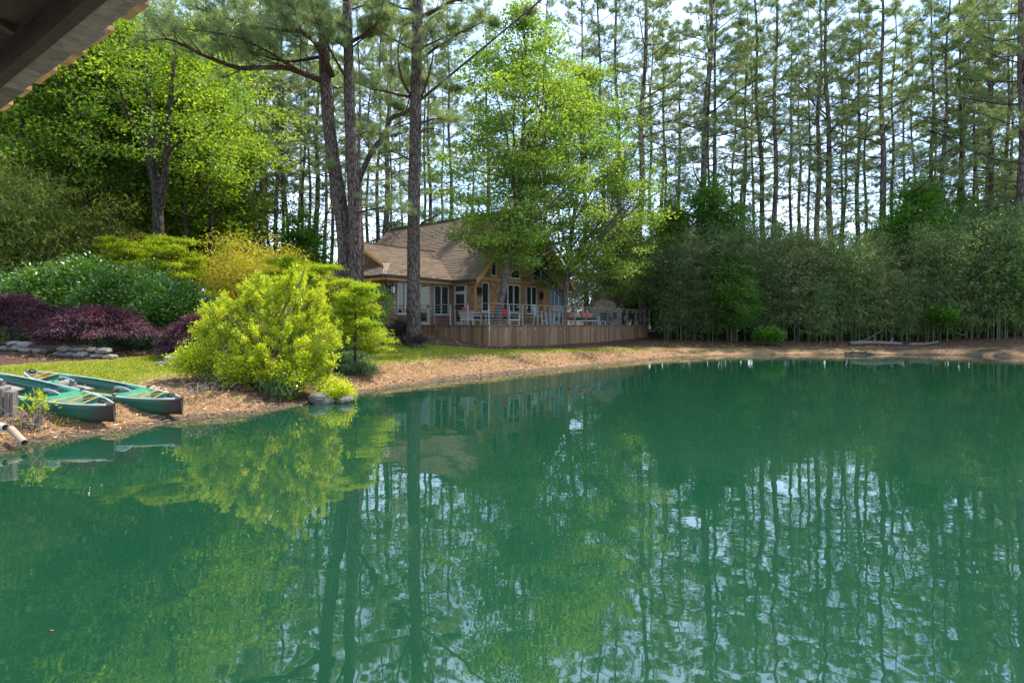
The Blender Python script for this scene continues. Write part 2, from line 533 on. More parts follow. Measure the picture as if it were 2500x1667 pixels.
def ground_mat():
    m, n, l, out = newmat('ground')
    p = N(n, 'BsdfPrincipled', Roughness=0.95)
    p.inputs['Specular IOR Level'].default_value = 0.15
    tcn = N(n, 'TexCoord')
    t1 = N(n, 'TexNoise', Scale=1.1, Detail=8.0, Roughness=0.7)
    t2 = N(n, 'TexNoise', Scale=26.0, Detail=6.0, Roughness=0.75)
    t3 = N(n, 'TexVoronoi', Scale=14.0)
    for t in (t1, t2, t3): l.new(tcn.outputs['Object'], t.inputs['Vector'])
    bank = ramp(n, [(0.28, (0.13, 0.07, 0.036)), (0.5, (0.33, 0.195, 0.10)), (0.72, (0.52, 0.34, 0.19))])
    mulch = ramp(n, [(0.32, (0.032, 0.019, 0.014)), (0.5, (0.098, 0.054, 0.036)), (0.72, (0.23, 0.135, 0.088))])
    grass = ramp(n, [(0.25, (0.11, 0.15, 0.02)), (0.5, (0.22, 0.25, 0.028)), (0.8, (0.34, 0.32, 0.05))])
    mud = ramp(n, [(0.36, (0.028, 0.021, 0.016)), (0.5, (0.11, 0.078, 0.052)), (0.64, (0.30, 0.21, 0.14))])
    for r_ in (bank, mulch, grass, mud): l.new(t2.outputs['Fac'], r_.inputs['Fac'])
    def mixer(a, b, attr, sharp=0.18):
        at_ = N(n, 'Attribute', attribute_name=attr)
        s = N(n, 'Math', operation='ADD')
        l.new(at_.outputs['Fac'], s.inputs[0])
        o = N(n, 'Math', operation='MULTIPLY_ADD')
        o.inputs[1].default_value = 0.9
        o.inputs[2].default_value = -0.45
        l.new(t1.outputs['Fac'], o.inputs[0])
        l.new(o.outputs[0], s.inputs[1])
        mr = N(n, 'MapRange')
        mr.inputs['From Min'].default_value = 0.5 - sharp
        mr.inputs['From Max'].default_value = 0.5 + sharp
        l.new(s.outputs[0], mr.inputs['Value'])
        x = N(n, 'Mix', data_type='RGBA')
        l.new(mr.outputs['Result'], x.inputs['Factor'])
        l.new(a, x.inputs['A'])
        l.new(b, x.inputs['B'])
        return x.outputs['Result']
    c = mixer(bank.outputs['Color'], mulch.outputs['Color'], 'mulch')
    c = mixer(c, grass.outputs['Color'], 'lawn')
    c = mixer(c, mud.outputs['Color'], 'mud')
    l.new(c, p.inputs['Base Color'])
    b = N(n, 'Bump', Strength=1.0, Distance=0.09)
    l.new(t2.outputs['Fac'], b.inputs['Height'])
    l.new(b.outputs[0], p.inputs['Normal'])
    l.new(p.outputs[0], out.inputs['Surface'])
    return m


M['ground'] = ground_mat()


def water_mat():
    m, n, l, out = newmat('pond_water')
    tcn = N(n, 'TexCoord')
    mp = N(n, 'Mapping')
    mp.inputs['Scale'].default_value = (0.75, 1.0, 1)
    mp.inputs['Rotation'].default_value = (0, 0, R(14))
    l.new(tcn.outputs['Object'], mp.inputs['Vector'])
    t1 = N(n, 'TexNoise', Scale=2.2, Detail=1.0, Roughness=0.4)
    t2 = N(n, 'TexNoise', Scale=9.0, Detail=1.0)
    t3 = N(n, 'TexNoise', Scale=0.30, Detail=2.0)       # patches of breeze
    for t in (t1, t2, t3): l.new(mp.outputs[0], t.inputs['Vector'])
    ad = N(n, 'Math', operation='MULTIPLY_ADD')
    ad.inputs[1].default_value = 0.13
    l.new(t2.outputs['Fac'], ad.inputs[0])
    l.new(t1.outputs['Fac'], ad.inputs[2])
    mr = N(n, 'MapRange')
    mr.inputs['From Min'].default_value = 0.35
    mr.inputs['From Max'].default_value = 0.65
    mr.inputs['To Min'].default_value = 0.35
    mr.inputs['To Max'].default_value = 1.0
    l.new(t3.outputs['Fac'], mr.inputs['Value'])
    b = N(n, 'Bump', Distance=0.0042)
    l.new(mr.outputs[0], b.inputs['Strength'])
    l.new(ad.outputs[0], b.inputs['Height'])
    p = N(n, 'BsdfPrincipled', Roughness=0.015)
    p.inputs['Base Color'].default_value = (0.006, 0.038, 0.0195, 1)
    p.inputs['IOR'].default_value = 2.3
    l.new(b.outputs[0], p.inputs['Normal'])
    l.new(p.outputs[0], out.inputs['Surface'])
    return m


M['water'] = water_mat()

# ------------------------------------------------------------------ ground and pond
shore_px = [(0, 1105), (24, 1096), (63, 1083), (145, 1074), (267, 1060), (436, 1031), (499, 1021), (638, 1008), (781, 980), (838, 967),
            (1030, 936), (1169, 921), (1259, 911), (1400, 897), (1527, 884), (1620, 875), (1699, 871), (1850, 867), (2019, 866), (2338, 867), (2500, 873)]
shore = [(xat(px, CAMZ * FPX / (py - HOR)), CAMZ * FPX / (py - HOR)) for px, py in shore_px]
shore = shore + [(31.5, 25.0), (34, 14), (30, 2), (20, -9), (4, -13), (-6, -9), (-9.5, -1), (-8.6, 4.5)]
SH = smooth_path([(x, y, 0) for x, y in shore + [shore[0]]], 4)[:, :2]


def shore_dist(x, y):
    """distance to the waterline, negative over the pond"""
    x, y = np.asarray(x, float), np.asarray(y, float)
    sh = x.shape
    p = np.stack([x.ravel(), y.ravel()], 1)
    best = np.full(len(p), 1e9)
    inside = np.zeros(len(p), bool)
    for a, b in zip(SH[:-1], SH[1:]):
        ab = b - a
        t = np.clip(((p - a) @ ab) / max(ab @ ab, 1e-9), 0, 1)
        d = np.linalg.norm(p - (a + t[:, None] * ab), axis=1)
        best = np.minimum(best, d)
        if a[1] != b[1]:
            c = ((a[1] > p[:, 1]) != (b[1] > p[:, 1])) & (p[:, 0] < (b[0] - a[0]) * (p[:, 1] - a[1]) / (b[1] - a[1]) + a[0])
            inside ^= c
    return np.where(inside, -best, best).reshape(sh)


def wob(x, y, s, k):
    return (np.sin(x * s + k) * np.cos(y * s * 1.13 + k * 1.7) + 0.6 * np.sin(x * s * 2.3 - y * s * 1.9 + k * 2.1) + 0.35 * np.sin(x * s * 4.7 + y * s * 5.1 + k)) / 1.95


PROF_D = [-8, -3, -0.6, 0, 0.25, 0.8, 1.05, 2, 4, 6, 9, 13, 20, 60, 200, 700]
PROF_Z = [-3, -1.3, -0.2, 0, 0.05, 0.17, 0.30, 0.40, 0.55, 0.69, 0.88, 1.1, 1.3, 2.2, 4.0, 8.0]


def gz(x, y):
    x, y = np.asarray(x, float), np.asarray(y, float)
    d = shore_dist(x, y)
    dd = d + 0.22 * wob(x, y, 1.3, 1.0) * np.clip(d, 0, 1)
    z = np.interp(dd, PROF_D, PROF_Z)
    z = z + 0.42 * np.exp(-(((x + 6.2) / 4.2) ** 2 + ((y - 26.0) / 4.6) ** 2))      # the mulched rise by the brick wing
    z = z + 0.14 * np.exp(-(((x + 12.5) / 4.5) ** 2 + ((y - 16.5) / 2.6) ** 2))
    k = np.clip(d / 2.5, 0, 1)
    z = z + k * (0.035 * wob(x, y, 0.8, 3.0) + 0.015 * wob(x, y, 3.1, 5.0)) + 0.012 * np.clip(d * 3, 0, 1) * wob(x, y, 7.0, 2.0)
    return z


def gz1(x, y): return float(gz(np.array([x]), np.array([y]))[0])


def axis(lo, a, b, hi, step, grow=1.16):
    mid = list(np.arange(a, b + 1e-6, step))
    s, v, left = step, a, []
    while v > lo:
        s *= grow
        v -= s
        left.append(v)
    s, v, right = step, b, []
    while v < hi:
        s *= grow
        v += s
        right.append(v)
    return np.array(left[::-1] + mid + right)


gx = axis(-500, -15, 15, 500, 0.2)
gy = axis(-300, 6, 34, 700, 0.2)
GX, GY = np.meshgrid(gx, gy)
GZ = gz(GX, GY)
GD = shore_dist(GX, GY)
nx, ny = len(gx), len(gy)
idx = np.arange(nx * ny).reshape(ny, nx)
GF = np.stack([idx[:-1, :-1], idx[:-1, 1:], idx[1:, 1:], idx[1:, :-1]], -1).reshape(-1, 4)
g_me = fast_mesh('ground', np.stack([GX, GY, GZ], -1).reshape(-1, 3), GF, M['ground'], smooth=True)


def lawn_w(x, y, d):
    lo = np.interp(x, [-9, -6, -3, 1, 6, 9], [1.7, 1.9, 2.4, 2.3, 1.9, 1.6])
    hi = np.interp(x, [-14, -8, -4.5, -1, 3, 7, 11], [6.9, 6.2, 5.8, 4.2, 3.3, 2.5, 1.7])
    e = 0.35 * wob(x, y, 1.7, 0.4)
    w = np.minimum((d - lo + e) / 0.5, (hi - d + e * 0.6) / 0.35)
    # the shrub bed between the two lawns stays bare
    bed = ((x + 5.4) / 2.6) ** 2 + ((y - 12.6) / 2.2) ** 2
    w = np.minimum(w, (bed - 1) * 2)
    return np.clip(w * 0.5 + 0.5, 0, 1)


LW = lawn_w(GX, GY, GD)
MW = np.clip((GD - np.interp(GX, [-14, -8, -4.5, -1, 3, 7, 11, 16], [6.9, 6.2, 5.6, 4.0, 3.3, 2.6, 1.6, 1.0])) / 0.8 + 0.5, 0, 1)
bedw = ((GX + 5.4) / 2.0) ** 2 + ((GY - 13.0) / 1.2) ** 2
MW = np.maximum(MW, np.clip(1.6 - bedw, 0, 1))
MU = 1.1 * np.clip(1 - (GD + 0.12 * wob(GX, GY, 2.2, 4.0)) / 0.5, 0, 1) + 0.72 * np.exp(-((GD - 0.95) / 0.13) ** 2) * np.clip((GX - 3) / 6, 0, 1)
for nm, arr in (('lawn', LW), ('mulch', MW), ('mud', MU)):
    a = g_me.attributes.new(nm, 'FLOAT', 'POINT')
    a.data.foreach_set('value', arr.ravel().astype(np.float32))
ground = obj('ground', g_me)
tag(ground, 'bank of pine straw, bare earth and lawn sloping down to the pond', 'ground', kind='structure')

wx, wy = np.linspace(-14, 38, 40), np.linspace(-16, 36, 40)
WX, WY = np.meshgrid(wx, wy)
wi = np.arange(1600).reshape(40, 40)
WF = np.stack([wi[:-1, :-1], wi[:-1, 1:], wi[1:, 1:], wi[1:, :-1]], -1).reshape(-1, 4)
water = obj('water', fast_mesh('water', np.stack([WX, WY, WX * 0], -1).reshape(-1, 3), WF, M['water'], smooth=True))
tag(water, 'still emerald green pond mirroring the trees', 'pond', kind='structure')

# ------------------------------------------------------------------ boathouse eave over the camera
rf = thing('boathouse_roof', 'dark timber roof eave with weathered shingle edge in the top corner', 'roof', (-1.62, 2.26, CAMZ + 1.30), R(-35.5))
# local: x runs along the eave, y points out over the water, z up; the roof rises towards -y
mb = MB()
for k in range(14):
    x0 = -2.05 + k * 0.36
    w = 0.355
    mb = MB()
    mb.box((x0 + w / 2, 0.03 + 0.012 * random.uniform(-1, 1), -0.012), (w, 0.11, 0.035))
    mb.build('edge_shingle', M['eave_edge'], rf)
    mb = MB()
    mb.box((x0 + w / 2 + 0.05, 0.095 + 0.012 * random.uniform(-1, 1), 0.012), (w * random.uniform(0.5, 0.85), 0.06, 0.022))
    mb.build('drip_shingle', M['eave_gold'], rf)
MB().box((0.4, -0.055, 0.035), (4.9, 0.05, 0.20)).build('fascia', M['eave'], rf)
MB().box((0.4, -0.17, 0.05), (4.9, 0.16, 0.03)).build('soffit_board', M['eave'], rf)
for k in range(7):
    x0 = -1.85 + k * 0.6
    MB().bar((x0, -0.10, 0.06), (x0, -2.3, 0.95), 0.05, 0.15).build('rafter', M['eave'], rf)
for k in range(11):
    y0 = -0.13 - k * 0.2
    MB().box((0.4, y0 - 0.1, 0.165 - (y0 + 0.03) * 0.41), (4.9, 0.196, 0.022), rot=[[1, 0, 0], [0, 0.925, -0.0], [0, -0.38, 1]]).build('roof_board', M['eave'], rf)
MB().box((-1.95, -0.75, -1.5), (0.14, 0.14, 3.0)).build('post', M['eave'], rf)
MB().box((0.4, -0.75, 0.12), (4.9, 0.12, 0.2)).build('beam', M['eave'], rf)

# ------------------------------------------------------------------ the house
DZ = CAMZ                                            # deck floor is level with the eye
TH = R(51.3)
U, Vv = np.array([math.cos(TH), math.sin(TH), 0]), np.array([-math.sin(TH), math.cos(TH), 0])
A = np.array([xat(1157, 30.12), 30.12, DZ])
C = np.array([xat(1193, 26.22), 26.22, DZ])
EH, RI, HW = 2.63, 4.27, 4.5
SL = RI / HW
house = thing('house', 'tan shingle and red brick cottage with brown shingled roofs behind the deck', 'house', tuple(A), TH)


def in_rect(x, z, rects, m=0.0):
    return any(a - m < x < b + m and c - m < z < d + m for a, b, c, d in rects)


def window(parent, axis_, x0, x1, z0, z1, wall, panes, pane_mat='glass', top=None, name='window', fw=0.055, sgn=-1):
    """axis_ 'x': set in a wall that runs along x at y=wall; 'y': in a wall that runs along y at x=wall. It faces the negative side."""
    def P(a, dep, z): return (a, wall - dep, z) if axis_ == 'x' else (wall - dep, a, z)
    def S(w, d, h): return (w, d, h) if axis_ == 'x' else (d, w, h)
    zt0, zt1 = (z1, z1) if top is None else top
    fr = MB()
    fr.prism([P(x0, 0.0, z0), P(x0 + fw, 0.0, z0), P(x0 + fw, 0.0, zt0 - fw), P(x0, 0.0, zt0)], np.array(P(0, 0.10, 0)) - np.array(P(0, 0, 0)))
    fr.prism([P(x1 - fw, 0.0, z0), P(x1, 0.0, z0), P(x1, 0.0, zt1), P(x1 - fw, 0.0, zt1 - fw)], np.array(P(0, 0.10, 0)) - np.array(P(0, 0, 0)))
    fr.box(P((x0 + x1) / 2, 0.047, z0 + fw / 2), S(x1 - x0 - 2 * fw, 0.094, fw))
    fr.prism([P(x0 + fw, 0.003, zt0 - fw), P(x1 - fw, 0.003, zt1 - fw), P(x1 - fw, 0.003, zt1), P(x0 + fw, 0.003, zt0)], np.array(P(0, 0.094, 0)) - np.array(P(0, 0, 0)))
    wo_ = fr.build(name, M['white'], parent)
    n = panes
    iw = (x1 - x0 - 2 * fw)
    for i in range(n):
        a, b = x0 + fw + iw * i / n, x0 + fw + iw * (i + 1) / n
        fa, fb = (a - x0) / (x1 - x0), (b - x0) / (x1 - x0)
        za, zb = zt0 + (zt1 - zt0) * fa - fw, zt0 + (zt1 - zt0) * fb - fw
        MB().prism([P(a, 0.03, z0 + fw), P(b, 0.03, z0 + fw), P(b, 0.03, zb), P(a, 0.03, za)], np.array(P(0, 0.012, 0)) - np.array(P(0, 0, 0))).build('pane', M[pane_mat], wo_)
        if i:
            MB().box(P(a, 0.05, (z0 + fw + za) / 2), S(0.085, 0.06, za - z0 - fw)).build('mullion', M['white'], wo_)
    MB().box(P((x0 + x1) / 2, 0.07, z0 - 0.025), S(x1 - x0 + 0.1, 0.14, 0.05)).build('sill', M['white'], wo_)
    return wo_


# --- main block, gable towards the pond (y = 0)
gp = [(0, 0, -0.9), (9, 0, -0.9), (9, 0, EH), (4.5, 0, EH + RI), (0, 0, EH)]
gable = MB().prism(gp, (0, 0.2, 0)).build('gable_wall', M['shake'], house)
side = MB().box((0.1, 1.09, 0.85), (0.2, 1.76, 3.5)).build('side_wall', M['shake'], house)
MB().box((4.6, 6.0, 0.86), (8.8, 11.58, 3.48)).build('rear_wall', M['shake'], house)
rects = [(0.52, 1.12, 0.70, 2.30), (2.17, 3.88, 0.70, 2.30), (4.47, 5.53, 0.66, 2.30), (1.25, 1.75, 2.68, 3.6), (2.17, 3.88, 2.66, 6.0), (5.1, 6.8, 2.66, 6.0), (6.45, 7.9, -0.9, 2.3)]
window(house, 'x', 0.52, 1.12, 0.70, 2.30, 0.0, 1)
window(house, 'x', 2.17, 3.88, 0.70, 2.30, 0.0, 3)
window(house, 'x', 4.47, 5.53, 0.66, 2.30, 0.0, 2)
window(house, 'x', 2.17, 3.88, 2.66, 5.8, 0.0, 2, top=(4.28, 5.85))
window(house, 'x', 5.12, 6.83, 2.66, 5.8, 0.0, 2, top=(5.85, 4.28))
window(house, 'x', 1.28, 1.75, 2.68, 3.6, 0.0, 1, top=(3.42, 3.86))
window(house, 'x', 6.95, 8.35, 0.05, 2.25, 0.0, 3, pane_mat='curtain')
# trims on the gable wall
for nm, c_, s_ in (('belt_trim', (4.5, -0.03, 2.50), (9.0, 0.06, 0.16)), ('corner_board', (0.07, -0.03, 0.9), (0.14, 0.06, 3.0)),
                   ('corner_board', (6.3, -0.03, 0.9), (0.14, 0.06, 3.0)), ('base_trim', (3.1, -0.035, 0.45), (6.2, 0.07, 0.10))):
    MB().box(c_, s_).build(nm, M['trim'], house)


def scatter_pieces(name, parent, mat, boxes, limit, key):
    """boxes of (centre, size): the largest in view as parts that share one mesh, the rest joined"""
    boxes = sorted(boxes, key=key)
    unit_me = bpy.data.meshes.new(name)
    b = MB().box((0, 0, 0), (1, 1, 1), col=0.5)
    unit_me.from_pydata(b.v, [], b.f)
    unit_me.materials.append(mat)
    for c_, s_ in boxes[:limit]:
        obj(name, unit_me, parent, c_, (0, 0, 0), s_)
    if len(boxes) > limit:
        mb_ = MB()
        for c_, s_ in boxes[limit:]: mb_.box(c_, s_)
        o = mb_.build(name, mat, parent)
        o['kind'] = 'stuff'


sh = []
z = -0.85
row = 0
while z < EH + RI - 0.2:
    x = -0.0 + random.uniform(-0.1, 0)
    while x < 9:
        w = random.uniform(0.12, 0.22)
        xc, zc = x + w / 2, z + 0.085
        top = EH + SL * min(xc, 9 - xc)
        if 0.14 < xc < 8.95 and zc + 0.1 < top and not in_rect(xc, zc, rects, 0.09) and not (2.42 < zc < 2.58) and abs(xc - 6.3) > 0.1:
            sh.append(((xc, -0.012 - 0.006 * random.random(), zc), (w - 0.012, 0.024 + 0.02 * random.random(), 0.165)))
        x += w
    z += 0.175
    row += 1
scatter_pieces('wall_shingle', gable, M['shake'], sh, 300, lambda b: (b[0][0] > 6.2 or b[0][2] < 0) * 100 + b[0][0] + abs(b[0][2] - 1.5))
# side wall with the glazed door
door = MB().box((-0.03, 0.95, 1.05), (0.06, 0.92, 2.22)).build('door', M['white'], house)
MB().box((-0.065, 0.95, 0.92), (0.012, 0.60, 1.45)).build('pane', M['glass'], door)
MB().box((-0.065, 0.95, 1.95), (0.012, 0.66, 0.26)).build('pane', M['glass'], door)
MB().box((-0.10, 1.27, 0.95), (0.08, 0.05, 0.12)).build('handle', M['iron'], door)
sh = []
z = -0.85
while z < EH - 0.15:
    x = 0.0
    while x < 1.7:
        w = random.uniform(0.12, 0.22)
        if not in_rect(x + w / 2, z + 0.085, [(0.49, 1.41, -0.1, 2.17)], 0.06):
            sh.append(((-0.012, x + w / 2, z + 0.085), (0.03 + 0.014 * random.random(), w - 0.012, 0.165)))
        x += w
    z += 0.175
scatter_pieces('wall_shingle', side, M['shake'], sh, 120, lambda b: -b[0][2])

# --- brick wing
WX0, WY0, WDEP, WR = -4.47, 1.75, 6.4, 1.79
WS = WR / (WDEP / 2)
wing = MB().box((WX0 / 2 + 0.0, WY0 + WDEP / 2, 0.85), (-WX0, WDEP, 3.5)).build('brick_wall', M['mortar'], house)
wr = [(-3.80, -2.80, 0.55, 2.12), (-2.74, -1.62, -0.9, 2.12), (-1.32, -0.22, 0.55, 2.10)]
br = []
z, row = -0.85, 0
while z < EH - 0.12:
    x = WX0 - 0.015 + (0.11 if row % 2 else 0)
    while x < -0.02:
        if not in_rect(x + 0.1, z + 0.03, wr, 0.08):
            br.append(((x + 0.1, WY0 - 0.006, z + 0.031), (0.205, 0.03 + random.uniform(-0.004, 0.006), 0.062)))
        x += 0.217
    y = WY0 + 0.02 + (0.11 if row % 2 else 0)
    while y < WY0 + WDEP - 0.1:
        if not in_rect(y + 0.1, z + 0.03, [(3.0, 3.6, 0.9, 2.1), (5.2, 6.0, 0.7, 2.1)], 0.08):
            br.append(((WX0 - 0.006, y + 0.1, z + 0.031), (0.03 + random.uniform(-0.004, 0.006), 0.205, 0.062)))
        y += 0.217
    z += 0.0735
    row += 1
mbk = MB()
for c_, s_ in br: mbk.box(c_, s_)
mbk.build('brick', M['brick'], wing)['kind'] = 'stuff'
window(house, 'x', -3.80, -2.80, 0.55, 2.12, WY0 - 0.02, 2)
window(house, 'x', -1.32, -0.22, 0.55, 2.10, WY0 - 0.02, 2)
window(house, 'y', 3.0, 3.6, 0.9, 2.1, WX0 - 0.02, 1)
window(house, 'y', 5.2, 6.0, 0.7, 2.1, WX0 - 0.02, 1)
d2 = MB().box((-2.18, WY0 - 0.05, 1.03), (1.12, 0.07, 2.2)).build('door', M['white'], house)
MB().box((-2.18, WY0 - 0.09, 0.92), (0.72, 0.012, 1.5)).build('pane', M['glass'], d2)
MB().box((-2.18, WY0 - 0.09, 1.94), (0.86, 0.012, 0.28)).build('pane', M['glass'], d2)
MB().box((-1.75, WY0 - 0.12, 0.95), (0.05, 0.08, 0.12)).build('handle', M['iron'], d2)

# --- wall lanterns
for lx, ly, lz in ((-4.12, WY0 - 0.02, 1.72), (0.30, -0.02, 1.78), (5.95, -0.02, 1.75)):
    lb = MB()
    lb.box((lx, ly - 0.02, lz + 0.06), (0.13, 0.05, 0.30))
    lb.box((lx, ly - 0.14, lz + 0.20), (0.22, 0.20, 0.05))
    lb.box((lx, ly - 0.14, lz - 0.19), (0.18, 0.17, 0.04))
    for sx in (-1, 1):
        for sy in (-1, 1): lb.box((lx + sx * 0.082, ly - 0.14 + sy * 0.075, lz), (0.02, 0.02, 0.36))
    lan = lb.build('lantern', M['iron'], house)
    MB().box((lx, ly - 0.14, lz), (0.13, 0.12, 0.32)).build('lantern_glass', M['lampglass'], lan) if lx < 0 else MB().box((lx, ly - 0.14, lz), (0.11, 0.10, 0.30)).build('lantern_glass', M['glass'], lan)

# --- roofs: every visible slope laid in courses of shingles
OH = 0.24
roof = MB().prism([(-OH, -0.42, EH - OH * SL), (4.5, -0.42, EH + RI), (4.5, -0.42, EH + RI - 0.14), (-OH, -0.42, EH - OH * SL - 0.14)], (0, 12.9, 0)).build('main_roof', M['trim'], house)
MB().prism([(9 + OH, -0.42, EH - OH * SL), (4.5, -0.42, EH + RI), (4.5, -0.42, EH + RI - 0.14), (9 + OH, -0.42, EH - OH * SL - 0.14)], (0, 12.9, 0)).build('main_roof', M['shingle'], house)


def course(parent, p0, p1, q0, q1, nrm, th=0.034):
    """one strip from lower edge p0-p1 to upper edge q0-q1, thick at its butt"""
    p0, p1, q0, q1, nrm = (np.array(a, float) for a in (p0, p1, q0, q1, nrm))
    k = 6
    mb_ = MB()
    jit = [random.uniform(0.85, 1.2) for _ in range(k)]
    for i in range(k):
        a, b = i / k, (i + 1) / k
        P = lambda s, e, f: s + (e - s) * f
        v = [P(p0, p1, a) + nrm * 0.004, P(p0, p1, b) + nrm * 0.004, P(q0, q1, b) + nrm * 0.004, P(q0, q1, a) + nrm * 0.004]
        t = [v[0] + nrm * th * jit[i], v[1] + nrm * th * jit[i], v[2] + nrm * 0.004, v[3] + nrm * 0.004]
        mb_.add(v + t, [(3, 2, 1, 0), (4, 5, 6, 7), (0, 1, 5, 4), (1, 2, 6, 5), (2, 3, 7, 6), (3, 0, 4, 7)])
    return mb_.build('shingle_course', M['shingle'], parent)


nm_ = unit(np.array([-SL, 0, 1.0]))
n_c = 40
for i in range(n_c):
    x0, x1 = -OH + (4.5 + OH) * i / n_c, -OH + (4.5 + OH) * (i + 1) / n_c
    f = lambda x: EH + x * SL
    # the wing's ridge runs into this slope: hidden under it, so whole strips
    course(roof, (x0, -0.42, f(x0)), (x0, 12.4, f(x0)), (x1 + 0.02, -0.42, f(x1 + 0.02)), (x1 + 0.02, 12.4, f(x1 + 0.02)), nm_)
MB().bar((4.5, -0.42, EH + RI + 0.02), (4.5, 12.4, EH + RI + 0.02), 0.28, 0.05).build('ridge_cap', M['shingle'], roof)
# rake boards of the gable
for s in (0, 1):
    X = (lambda x: x) if s == 0 else (lambda x: 9 - x)
    MB().prism([(X(-OH), -0.46, EH - OH * SL - 0.02), (X(4.5), -0.46, EH + RI - 0.02), (X(4.5), -0.46, EH + RI - 0.30), (X(-OH), -0.46, EH - OH * SL - 0.30)], (0, 0.04, 0)).build('rake_board', M['fascia'], house)
    MB().prism([(X(-OH), -0.41, EH - OH * SL - 0.16), (X(4.5), -0.41, EH + RI - 0.16), (X(4.5), 0.0, EH + RI - 0.16), (X(-OH), 0.0, EH - OH * SL - 0.16)], (0, 0, -0.02)).build('soffit', M['soffit'], house)
# wing roof
e = 0.42
y0e, x0e = WY0 - e, WX0 - e
zE = EH - e * WS
yR, zR = WY0 + WDEP / 2, EH + WR
hip = 1.3
zH = zE + hip * WS
xg = x0e + hip                     # plane of the little gable
def wz(y): return zE + (y - y0e) * WS
wroof = MB().prism([(x0e, y0e, zE - 0.01), (0.5, y0e, zE - 0.01), (2.4, yR, zR - 0.01), (xg - 0.3, yR, zR - 0.01), (xg - 0.3, y0e + hip, zH - 0.01)], (0, 0, -0.1)).build('wing_roof', M['shingle'], house)
MB().prism([(x0e, 2 * yR - y0e, zE - 0.01), (xg - 0.3, 2 * yR - y0e - hip, zH - 0.01), (xg - 0.3, yR, zR - 0.01), (2.4, yR, zR - 0.01), (0.5, 2 * yR - y0e, zE - 0.01)], (0, 0, -0.1)).build('wing_roof', M['shingle'], house)
MB().prism([(x0e, y0e, zE - 0.01), (xg, y0e + hip, zH - 0.01), (xg, 2 * yR - y0e - hip, zH - 0.01), (x0e, 2 * yR - y0e, zE - 0.01)], (0, 0, -0.09)).build('wing_roof', M['shingle'], house)
nw = unit(np.array([0, -WS, 1.0]))
n_w = 26
for i in range(n_w):
    ya, yb = y0e + (yR - y0e) * i / n_w, y0e + (yR - y0e) * (i + 1) / n_w + 0.015
    def xl(y): return x0e + (y - y0e) if y < y0e + hip else xg - 0.3
    def xr(y): return (wz(y) - EH) / SL + 0.06
    course(wroof, (xl(ya), ya, wz(ya)), (xr(ya), ya, wz(ya)), (xl(yb), yb, wz(yb)), (xr(yb), yb, wz(yb)), nw)
nh = unit(np.array([-WS, 0, 1.0]))
for i in range(9):
    xa, xb = x0e + hip * i / 9, x0e + hip * (i + 1) / 9 + 0.01
    course(wroof, (xa, 2 * yR - (y0e + xa - x0e), zE + (xa - x0e) * WS), (xa, y0e + xa - x0e, zE + (xa - x0e) * WS),
           (xb, 2 * yR - (y0e + xb - x0e), zE + (xb - x0e) * WS), (xb, y0e + xb - x0e, zE + (xb - x0e) * WS), nh)
MB().bar((xg - 0.3, yR, zR + 0.015), (1.85, yR, zR + 0.015), 0.26, 0.04).build('ridge_cap', M['shingle'], wroof)
MB().bar((x0e, y0e, zE + 0.02), (xg - 0.05, y0e + hip - 0.05, zH + 0.02), 0.24, 0.04).build('hip_cap', M['shingle'], wroof)
tri = MB().prism([(xg + 0.25, y0e + hip + 0.1, zH - 0.03), (xg + 0.25, 2 * yR - y0e - hip - 0.1, zH - 0.03), (xg + 0.25, yR, zR - 0.12)], (0.1, 0, 0)).build('wing_gable', M['shake'], house)
sh = []
z = zH - 0.02
while z < zR - 0.2:
    y = y0e + hip
    while y < 2 * yR - y0e - hip:
        w = random.uniform(0.13, 0.2)
        if z + 0.2 < zR - 0.1 - abs(y + w / 2 - yR) * WS: sh.append(((xg + 0.24, y + w / 2, z + 0.08), (0.035, w - 0.012, 0.15)))
        y += w
    z += 0.16
scatter_pieces('wall_shingle', tri, M['shake'], sh, 80, lambda b: b[0][1])
for s in (0, 1):
    Y_ = (lambda y: y) if s == 0 else (lambda y: 2 * yR - y)
    MB().prism([(xg - 0.34, Y_(y0e + hip - 0.1), zH - 0.06), (xg - 0.34, Y_(yR), zR + 0.0), (xg - 0.34, Y_(yR), zR - 0.22), (xg - 0.34, Y_(y0e + hip - 0.1), zH - 0.24)], (0.04, 0, 0)).build('rake_board', M['fascia'], house)
# eaves: fascia, soffit, gutters, downspout
MB().box(((x0e + 0.0) / 2, y0e + 0.03, zE - 0.13), (-x0e, 0.04, 0.17)).build('eave_fascia', M['fascia'], house)
MB().box((x0e / 2, WY0 - e / 2, zE - 0.23), (-x0e, e, 0.03)).build('soffit', M['soffit'], house)
MB().box((x0e / 2 - 0.02, y0e - 0.04, zE - 0.05), (-x0e - 0.1, 0.1, 0.10)).build('gutter', M['gutter'], house)
MB().box((x0e + 0.03, yR, zE - 0.13), (0.04, WDEP + 2 * e, 0.17)).build('eave_fascia', M['fascia'], house)
MB().box((WX0 - e / 2, yR, zE - 0.232), (e, WDEP + 2 * e, 0.03)).build('soffit', M['soffit'], house)
MB().box((x0e - 0.04, yR, zE - 0.05), (0.1, WDEP + 2 * e, 0.10)).build('gutter', M['gutter'], house)
MB().box((-OH - 0.05, 0.62, EH - OH * SL - 0.08), (0.11, 2.0, 0.11)).build('gutter', M['gutter'], house)
MB().box((-OH / 2 - 0.02, 0.62, EH - OH * SL - 0.20), (OH + 0.06, 2.0, 0.03)).build('soffit', M['soffit'], house)
MB().tube([(x0e + 0.1, y0e + 0.0, zE - 0.1), (x0e + 0.12, y0e + 0.05, zE - 0.25), (WX0 + 0.02, WY0 - 0.09, zE - 0.55), (WX0 + 0.02, WY0 - 0.09, -0.75), (WX0 - 0.15, WY0 - 0.3, -0.82)], 0.05, 8).build('downspout', M['gutter'], house)

